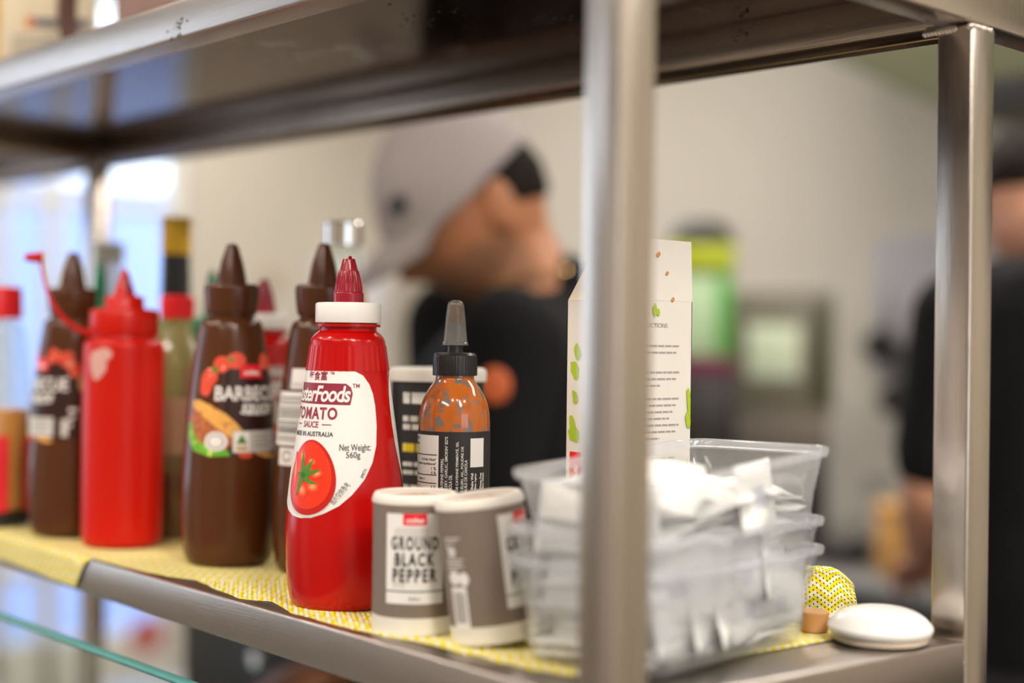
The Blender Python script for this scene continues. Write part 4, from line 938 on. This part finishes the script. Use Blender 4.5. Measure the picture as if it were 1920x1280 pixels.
# slush machine
t = thing('slush_machine', 'tall black drink machine with lime collar and glowing green tank', 'drink machine', (-1.866, 2.102, .902), math.radians(43))
link('base', B(-.085, -.085, 0, .085, .085, .40, .008), m_dark, t); link('base_trim', B(-.080, -.092, .405, .080, .08, .445, .004), m_mag, t); link('tank', B(-.070, -.080, .446, .040, .070, .64, .012), m_scr, t); link('tank_side', B(.041, -.083, .44, .072, .072, .645, .006), m_gcase, t)
link('collar', B(-.085, -.086, .646, .080, .080, .71, .012), m_lime, t); link('dome_lid', lathe(dens([(.711, .082), (.711, .082), (.74, .074), (.765, .05), (.775, .01)], 4), 40), m_dark, t)
t = thing('oven', 'grey olive countertop oven with a pale glowing window on the black machine', 'oven', (-1.868, 2.40, .902 + .31), math.radians(38))
link('housing', B(-.135, -.11, 0, .135, .11, .30, .006), m_oven, t); link('window', B(-.075, -.114, .085, .052, -.109, .215, .001), m_scr2, t); link('door_frame', B(.085, -.116, .02, .125, -.109, .28, .002), m_olive, t)
for k in range(3): o = link('dial', lathe([(0, .014), (.012, .012)], 20), m_dark, t); o.location = (.105, -.116, .08 + .07 * k); o.rotation_euler = (PI/2, 0, 0)
t = thing('coffee_machine', 'black coffee machine under the grey oven on the back bench', 'coffee machine', (-1.868, 2.40, .902), math.radians(38))
link('housing', B(-.16, -.12, 0, .12, .12, .20, .008), m_dark, t); link('top_plate', B(-.165, -.125, .201, .125, .125, .308, .004), M('taupe_enamel', (.16, .135, .115), .4), t); link('gauge', lathe([(0, .02), (.01, .018), (.012, .002)], 24), m_chrome, t)
o = bpy.data.objects['gauge']; o.location = (-.115, -.121, .135); o.rotation_euler = (PI/2, 0, 0)
bx2 = furn('cardboard_box', 'golden brown cardboard box on the back bench beside the person in black', 'box', ('box_body', B(-.085, -.06, 0, .075, .06, .125, .006), m_kraft), ('lid_flap', B(-.086, -.061, .126, .076, .061, .150, .004), m_kraft), loc=(-1.245, 2.10, .901), rot=math.radians(42))
for k, (x, y, hgt) in enumerate(((-1.60, 2.47, .16), (-1.54, 2.37, .14))):
    t = thing('storage_jar', ('taller grey glass storage jar on the back bench', 'shorter grey storage jar nearer the cardboard box on the back bench')[k], 'jar', (x, y, .901), 0, 'storage jars on the back bench')
    link('jar_body', lathe([(0, .036), (.004, .042), (hgt * .8, .042), (hgt * .88, .034)], 36), m_jar, t); link('jar_lid', lathe([(hgt * .87, .036), (hgt, .036), (hgt + .004, .03)], 36), m_bench, t)
pn = furn('frying_pan', 'black frying pan lying on the back bench', 'pan', ('pan_body', lathe([(.0, .06), (.002, .064), (.035, .082), (.036, .080), (.006, .06), (.005, .002)], 40), m_dark), ('handle', tube([(.078, 0, .03), (.14, 0, .042), (.21, 0, .045)], .008), m_dark), loc=(-1.50, 2.17, .901), rot=.9)
nt = link('wall_notice', B(-1.83, BY - .012, 1.30, -1.35, BY - .002, 1.67, .001), m_notice); tag(nt, 'pale grey paper notice on the back wall near the right post', 'notice')
for k, (x, z) in enumerate(((-1.78, 1.38), (-1.66, 1.34), (-1.73, 1.24))):
    t = thing('hanging_ladle', ('black ladle at the left of three hanging under the grey notice', 'black ladle at the right of three hanging under the grey notice', 'black ladle hanging lowest under the grey notice')[k], 'ladle', (x, BY - .05, z), 0, 'ladles hanging on the back wall')
    bw = bmesh.new(); bmesh.ops.create_uvsphere(bw, u_segments=20, v_segments=12, radius=.045); bmesh.ops.bisect_plane(bw, geom=list(bw.verts) + list(bw.edges) + list(bw.faces), plane_co=(0, -.01, 0), plane_no=(0, 1, 0), clear_inner=False, clear_outer=False)
    link('bowl', bw, m_dark, t); link('handle', tube([(0, .03, .03), (0, .04, .10), (0, .045, .16)], .006), m_dark, t)
hb = bmesh.new(); pts = [(-1.85, 2.18), (-1.24, 1.87), (.9, 1.87), (.9, 2.6), (-1.85, 2.6)]
a_ = [hb.verts.new((x, 2.2, z)) for x, z in pts]; b_ = [hb.verts.new((x, BY - .01, z)) for x, z in pts]
hb.faces.new(a_); hb.faces.new(b_[::-1])
for i in range(5): hb.faces.new((a_[i], b_[i], b_[(i+1) % 5], a_[(i+1) % 5]))
bmesh.ops.recalc_face_normals(hb, faces=hb.faces)
hood = thing('range_hood', 'olive green slanted extraction hood high on the back wall', 'hood', (0, 0, 0)); link('canopy', hb, m_olive, hood, smooth=False); link('front_trim', B(-1.2, 2.18, 1.875, .9, 2.198, 1.93), m_dark, hood)
tw = thing('towel_dispenser', 'white paper towel box on the left wall behind the cap of the man', 'dispenser', (LX + .004, 2.42, 1.42)); link('case', B(0, -.13, 0, .12, .13, .24, .015), m_disp, tw); link('tray', B(0, -.12, -.26, .10, .12, -.004, .012), m_ceram, tw)
pl = link('wall_socket', lathe([(0, .035), (.006, .035), (.010, .030)], 32), M('tan_plastic', (.45, .36, .25), .5)); pl.location = (LX + .001, 2.12, 1.58); pl.rotation_euler = (0, PI/2, 0); tag(pl, 'round tan fitting on the left wall right of the glazed door', 'wall fitting')

# ------------------------------------------------------------------ people
def limb(bm, pts, rad, n=6, seg=14):
    """tapered limb through joints, rounded at both ends"""
    P, R_ = [], []
    for i in range(len(pts) - 1):
        a, b = Vector(pts[i]), Vector(pts[i + 1])
        for k in range(n): t = k / n; P.append(a.lerp(b, t)); R_.append(rad[i] + (rad[i+1] - rad[i]) * t)
    P.append(Vector(pts[-1])); R_.append(rad[-1])
    d0 = (P[0] - P[1]).normalized(); d1 = (P[-1] - P[-2]).normalized()
    pre = [(P[0] + d0 * R_[0] * math.sin(q), R_[0] * math.cos(q)) for q in (1.4, 1.0, .5)]; post_ = [(P[-1] + d1 * R_[-1] * math.sin(q), R_[-1] * math.cos(q)) for q in (.5, 1.0, 1.4)]
    P = [p for p, r in pre] + P + [p for p, r in post_]; R_ = [r for p, r in pre] + R_ + [r for p, r in post_]
    merge(bm, tube(P, R_, seg))
def loft(bm, rings, seg=36, pw=2.3):
    b = bmesh.new(); rs = []
    for z, cf, cl, hf, hl in rings:
        rs.append([b.verts.new((cf + hf * math.copysign(abs(math.cos(a)) ** (2/pw), math.cos(a)), cl + hl * math.copysign(abs(math.sin(a)) ** (2/pw), math.sin(a)), z)) for a in [2*PI*k/seg for k in range(seg)]])
    for a, c in zip(rs, rs[1:]):
        for i in range(seg): b.faces.new((a[i], a[(i+1) % seg], c[(i+1) % seg], c[i]))
    b.faces.new(rs[0][::-1]); b.faces.new(rs[-1]); merge(bm, b)
def head_pt(d, k=1.0):
    x, y, z = d; g = lambda a, b, sa, sb: math.exp(-((a / sa) ** 2 + (b / sb) ** 2))
    p = Vector((.096 * x, .075 * y, .116 * z))
    if z < 0: p.y *= 1 - .26 * (-z) ** 1.4; p.x *= 1 - (.42 if x < 0 else .06) * (-z) ** 1.3
    if x > 0:
        p.x += .026 * g(y, z + .16, .17, .13) + .013 * g(y, z - .02, .12, .16)          # nose
        p.x -= .010 * (g(y - .40, z - .06, .16, .10) + g(y + .40, z - .06, .16, .10))  # eye sockets
        p.x += .005 * g(y, z - .24, .6, .09) + .006 * g(y, z + .42, .24, .06) + .006 * g(y, z + .56, .20, .05) + .011 * g(y, z + .82, .32, .15)
        p.x -= .004 * g(y, z + .49, .26, .025)
    return p * k
def head_bm(Mh, k=1.0):
    b = bmesh.new(); bmesh.ops.create_uvsphere(b, u_segments=48, v_segments=36, radius=1)
    for v in b.verts: v.co = head_pt(v.co.normalized(), k)
    out = bmesh.new(); merge(out, b, None, Mh)
    for s_ in (-1, 1):
        e = bmesh.new(); bmesh.ops.create_uvsphere(e, u_segments=20, v_segments=14, radius=1)
        for v in e.verts:
            x, y, z = v.co; q = .35 * math.exp(-((x - .1) ** 2 + (z - .1) ** 2) / .25)
            v.co = Vector((-.026 + .019 * x - .006 * z, s_ * (.0755 + .010 * y * s_ * s_ + .004 * (1 if True else 0)) if False else s_ * (.078 + .0085 * y - q * .006) , -.008 + .033 * z))
        merge(out, e, None, Mh)
    return out
def hand(bm, wrist, d, up, side, curl=.5, L=.185):
    """palm and five bent fingers; d = direction of the hand, up = back of the hand, side = towards the thumb"""
    d, up = Vector(d).normalized(), Vector(up); up = (up - d * up.dot(d)).normalized(); sd = Vector(side); sd = (sd - d * sd.dot(d) - up * sd.dot(up)).normalized(); w_ = Vector(wrist)
    b = bmesh.new(); bmesh.ops.create_uvsphere(b, u_segments=20, v_segments=14, radius=1)
    M_ = Matrix((( d.x*.052, sd.x*.041, up.x*.015, w_.x + d.x*.05), (d.y*.052, sd.y*.041, up.y*.015, w_.y + d.y*.05), (d.z*.052, sd.z*.041, up.z*.015, w_.z + d.z*.05), (0, 0, 0, 1)))
    merge(bm, b, None, M_)
    for k, (off, ln) in enumerate(((.030, .074), (.010, .082), (-.010, .077), (-.029, .060))):
        p = w_ + d * .082 + sd * off; dd = d.copy(); pts = [w_ + d * .05 + sd * off * .8, p]
        for q, part_ in enumerate((.45, .30, .25)):
            a = curl * (.5 + .25 * q) + .05 * k; dd = (dd * math.cos(a) - up * math.sin(a)).normalized(); p = p + dd * ln * part_ + sd * off * .04; pts.append(p)
        limb(bm, pts, [.0095, .0092, .0085, .0076, .0064], 3, 10)
    p0 = w_ + d * .025 + sd * .026; p1 = p0 + d * .030 + sd * .026 - up * .008; p2 = p1 + d * .028 + sd * .008 - up * .012; p3 = p2 + d * .020 - up * .008
    limb(bm, [w_ + d * .015 + sd * .010, p0, p1, p2, p3], [.014, .0125, .0105, .0092, .0075], 3, 10)
def remesh(bm, vox, name, smooth_it=6):
    me = bpy.data.meshes.new(name); bm.to_mesh(me); bm.free(); o = bpy.data.objects.new(name, me); C.objects.link(o)
    r = o.modifiers.new('r', 'REMESH'); r.mode = 'VOXEL'; r.voxel_size = vox; sm = o.modifiers.new('s', 'SMOOTH'); sm.factor = .5; sm.iterations = smooth_it
    bpy.context.view_layer.update(); out = bpy.data.meshes.new_from_object(o.evaluated_get(bpy.context.evaluated_depsgraph_get())); out.name = name
    bpy.data.objects.remove(o); bpy.data.meshes.remove(me); return out
def person(name, label, loc, rz_, headc, hyaw, hpitch, hroll, arms, skin_m, shirt_m, stub=None, dz=0.0, cap=False, hs=1.0, neckb=-.035):
    t = thing(name, label, 'person', loc, rz_)
    Mh = Matrix.Translation(headc) @ Matrix.Scale(hs, 4) @ Matrix.Rotation(hyaw, 4, 'Z') @ Matrix.Rotation(hpitch, 4, 'Y') @ Matrix.Rotation(hroll, 4, 'X')
    tor = [(.84, -.01, 0, .110, .160), (.95, 0, 0, .120, .165), (1.05, .012, 0, .112, .150), (1.18, .022, 0, .118, .160), (1.29, .018, 0, .118, .178), (1.36, .0, 0, .102, .182), (1.405, -.018, 0, .080, .140), (1.435, neckb + .004, 0, .062, .075)]
    tor = [(z + dz, *r) for z, *r in tor]
    bm = bmesh.new(); loft(bm, tor); merge(bm, head_bm(Mh))
    hb_ = Mh @ Vector((-.022, 0, -.060))
    limb(bm, [(neckb - .004, 0, 1.40 + dz), (neckb + .010, 0, 1.46 + dz), tuple(hb_)], [.066, .058, .050])
    for s_ in (1, -1):
        A = arms[s_]
        limb(bm, [A['sh'], A['el'], A['wr']], [.052, .042, .027], 6); limb(bm, [A['el'], (Vector(A['el']) * .7 + Vector(A['wr']) * .3), A['wr']], [.041, .042, .027], 5)
        limb(bm, [(0, s_ * .09, 1.37 + dz), A['sh']], [.07, .058])
        hand(bm, A['wr'], A['hd'], A['up'], A['sd'], A.get('curl', .5))
        limb(bm, [(0, s_ * .085, .88), (.02, s_ * .095, .48), (-.01, s_ * .10, .09)], [.088, .056, .042]); limb(bm, [(-.045, s_ * .10, .045), (.04, s_ * .105, .05), (.14, s_ * .12, .03)], [.038, .040, .028])
    me = remesh(bm, .0048, 'body'); me.materials.append(skin_m); me.materials.append(stub or skin_m)
    if stub:
        inv = Mh.inverted()
        for p in me.polygons:
            q = inv @ p.center
            q = q + Vector((0, 0, .012 * noise.noise(q * 60)))
            if q.length < .135 and q.z < -.030 - .25 * max(0, .02 - q.x) and q.z > -.125 and q.x > -.02 and not (q.x > .085 and q.z > -.045) : p.material_index = 1
    body = link('body', me, None, t, auto=0)
    bm = bmesh.new(); loft(bm, [(z, cf, cl, hf + .016, hl + .014) for z, cf, cl, hf, hl in tor[:-1]] + [(tor[-1][0] + .012, neckb + .004, 0, .072, .078)])
    for s_ in (1, -1):
        A = arms[s_]; sh, el = Vector(A['sh']), Vector(A['el']); e = sh.lerp(el, A.get('sleeve', .78))
        limb(bm, [(0, s_ * .10, 1.36 + dz), tuple(sh)], [.08, .070]); limb(bm, [tuple(sh), tuple(sh.lerp(el, .4)), tuple(e)], [.070, .064, .062])
    limb(bm, [(-.085, 0, 1.37 + dz), (neckb - .036, 0, 1.452 + dz)], [.075, .050])
    link('shirt', remesh(bm, .007, 'shirt', 4), shirt_m, t, auto=0)
    bm = bmesh.new(); loft(bm, [(.80, -.01, 0, .115, .165), (.90, -.005, 0, .124, .170), (.96, 0, 0, .122, .166)])
    for s_ in (1, -1): limb(bm, [(0, s_ * .085, .86), (.02, s_ * .095, .48), (-.01, s_ * .10, .11)], [.100, .075, .066])
    link('trousers', remesh(bm, .009, 'trousers', 4), m_trous, t, auto=0)
    for s_ in (1, -1):
        bm = bmesh.new(); limb(bm, [(-.05, s_ * .10, .048), (.04, s_ * .105, .052), (.15, s_ * .122, .040)], [.046, .048, .038]); bmesh.ops.bisect_plane(bm, geom=list(bm.verts) + list(bm.edges) + list(bm.faces), plane_co=(0, 0, .001), plane_no=(0, 0, -1), clear_outer=True); link('shoe', bm, m_shoe, t, auto=0)
    # hair
    b = bmesh.new(); bmesh.ops.create_uvsphere(b, u_segments=120, v_segments=90, radius=1)
    dele = [v for v in b.verts if not ((v.co.z > .42 - .1 * v.co.x if v.co.x > .25 else v.co.z > -.02 - .34 * max(0, -v.co.x) if v.co.x < .25 else False)) or (v.co.x > -.22 and v.co.x < .22 and abs(v.co.y) > .55 and v.co.z < .22)]
    bmesh.ops.delete(b, geom=dele, context='VERTS')
    for v in b.verts: v.co = head_pt(v.co.normalized(), 1.055) + Vector((0, 0, .001)) + .003 * Vector((noise.noise(v.co * 9), noise.noise(v.co * 9 + Vector((5, 0, 0))), 0))
    out = bmesh.new(); merge(out, b, None, Mh); ho = link('hair', out, m_hair, t, auto=0); so = ho.modifiers.new('thickness', 'SOLIDIFY'); so.thickness = .006; so.offset = -1
    for s_ in (1, -1):
        e = bmesh.new(); bmesh.ops.create_uvsphere(e, u_segments=16, v_segments=10, radius=.0115); o2 = bmesh.new(); merge(o2, e, None, Mh @ Matrix.Translation((.0765, s_ * .030, .007)) @ Matrix.Rotation(PI/2, 4, 'Y'))
        for f in o2.faces: f.material_index = 0
        eo = link('eye', o2, m_ceram, t, auto=0)
        i_ = lathe([(0, .0055), (.0008, .0048), (.001, .001)], 18); i2 = bmesh.new(); merge(i2, i_, None, Mh @ Matrix.Translation((.0875, s_ * .030, .007)) @ Matrix.Rotation(PI/2, 4, 'Y')); link('iris', i2, m_dark, eo)
    if cap:
        ct = bmesh.new(); b = bmesh.new(); bmesh.ops.create_uvsphere(b, u_segments=48, v_segments=36, radius=1)
        bmesh.ops.bisect_plane(b, geom=list(b.verts) + list(b.edges) + list(b.faces), plane_co=(0, 0, .16), plane_no=(-.10, 0, -1), clear_outer=True)
        for v in b.verts: v.co = Vector((.112 * v.co.x - .002, .090 * v.co.y, .136 * v.co.z)) * (1 + .006 * math.cos(6 * math.atan2(v.co.y, v.co.x)))
        merge(ct, b, None, Mh); co = link('cap', ct, m_cap, t, auto=0); so = co.modifiers.new('thickness', 'SOLIDIFY'); so.thickness = .003
        br = bmesh.new(); gg = []
        for i in range(25):
            a = math.radians(-72 + 144 * i / 24); row = []
            for j in range(9):
                u = j / 8; ln = .078 * math.cos(a * .95) ** .6
                x, y = .110 * math.cos(a) - .002, .089 * math.sin(a)
                row.append(br.verts.new(Mh @ Vector((x + u * ln, y * (1 - .12 * u), .030 - .09 * y * y / .08 - .014 * u - .008 * u * u))))
            gg.append(row)
        for i in range(24):
            for j in range(8): br.faces.new((gg[i][j], gg[i+1][j], gg[i+1][j+1], gg[i][j+1]))
        bo = link('brim', br, m_cap, co, auto=0); so = bo.modifiers.new('thickness', 'SOLIDIFY'); so.thickness = .004
        bt = lathe([(0, .006), (.003, .005), (.004, .001)], 20); b2 = bmesh.new(); merge(b2, bt, None, Mh @ Matrix.Translation((0, 0, .1355))); link('button', b2, m_cap, co)
        bd = bmesh.new(); bmesh.ops.create_uvsphere(bd, u_segments=20, v_segments=12, radius=1); b2 = bmesh.new(); d_ = Vector((.62, .66, .46)).normalized(); pc = Vector((.112 * d_.x, .090 * d_.y, .136 * d_.z))
        q = d_.to_track_quat('Z', 'Y').to_matrix().to_4x4(); merge(b2, bd, None, Mh @ Matrix.Translation(pc) @ q @ Matrix.Diagonal((.017, .012, .004, 1))); link('badge', b2, m_capd, co)
    return t, Mh
f1 = math.atan2(-.7603, -.6497)
p1, Mh1 = person('person', 'person in grey cap and black T-shirt, head bowed over work behind the shelf', (-.9945, .774, 0), f1, Vector((.056, .0, 1.553)), math.radians(2), math.radians(38), math.radians(-9),
    {1: dict(sh=(.0, .195, 1.375), el=(.05, .255, 1.10), wr=(.205, .215, .985), hd=(.9, -.05, -.35), up=(.2, .3, 1), sd=(.2, -1, .1), curl=.55),
     -1: dict(sh=(.09, -.18, 1.400), el=(.10, -.25, 1.12), wr=(.235, -.11, .985), hd=(.9, .25, -.3), up=(.2, -.2, 1), sd=(.2, 1, .1), curl=.6)}, m_skin, m_shirt, m_stub, -.005, True, 1.13)
nk_ = [(-.026 + .0625 * math.cos(a), .0625 * math.sin(a), 1.462 - .012 * math.cos(a)) for a in [2*PI*k/40 for k in range(41)]]
link('neck_chain', tube(nk_, .0022, 8), m_goldm, p1)
lg = bmesh.new(); bmesh.ops.create_uvsphere(lg, u_segments=20, v_segments=12, radius=1); l2 = bmesh.new(); merge(l2, lg, None, Matrix.Translation((.018, .274, 1.325)) @ Matrix.Diagonal((.02, .006, .022, 1))); link('sleeve_print', l2, m_orangep, p1)
p2, Mh2 = person('person', 'person in black T-shirt with bare forearms, half hidden by the right post', (-.598, 1.538, 0), math.atan2(.65, -.76) + .10, Vector((.085, .045, 1.605)), math.radians(-20), math.radians(32), 0,
    {1: dict(sh=(.0, .185, 1.42), el=(.0, .225, 1.16), wr=(.19, .16, 1.04), hd=(.9, -.2, -.3), up=(.2, .2, 1), sd=(.2, -1, .1), curl=.5),
     -1: dict(sh=(.0, -.185, 1.42), el=(.02, -.23, 1.16), wr=(.20, -.13, 1.04), hd=(.9, .2, -.3), up=(.2, -.2, 1), sd=(.2, 1, .1), curl=.5)}, m_skin2, m_shirt2, None, .075, False)
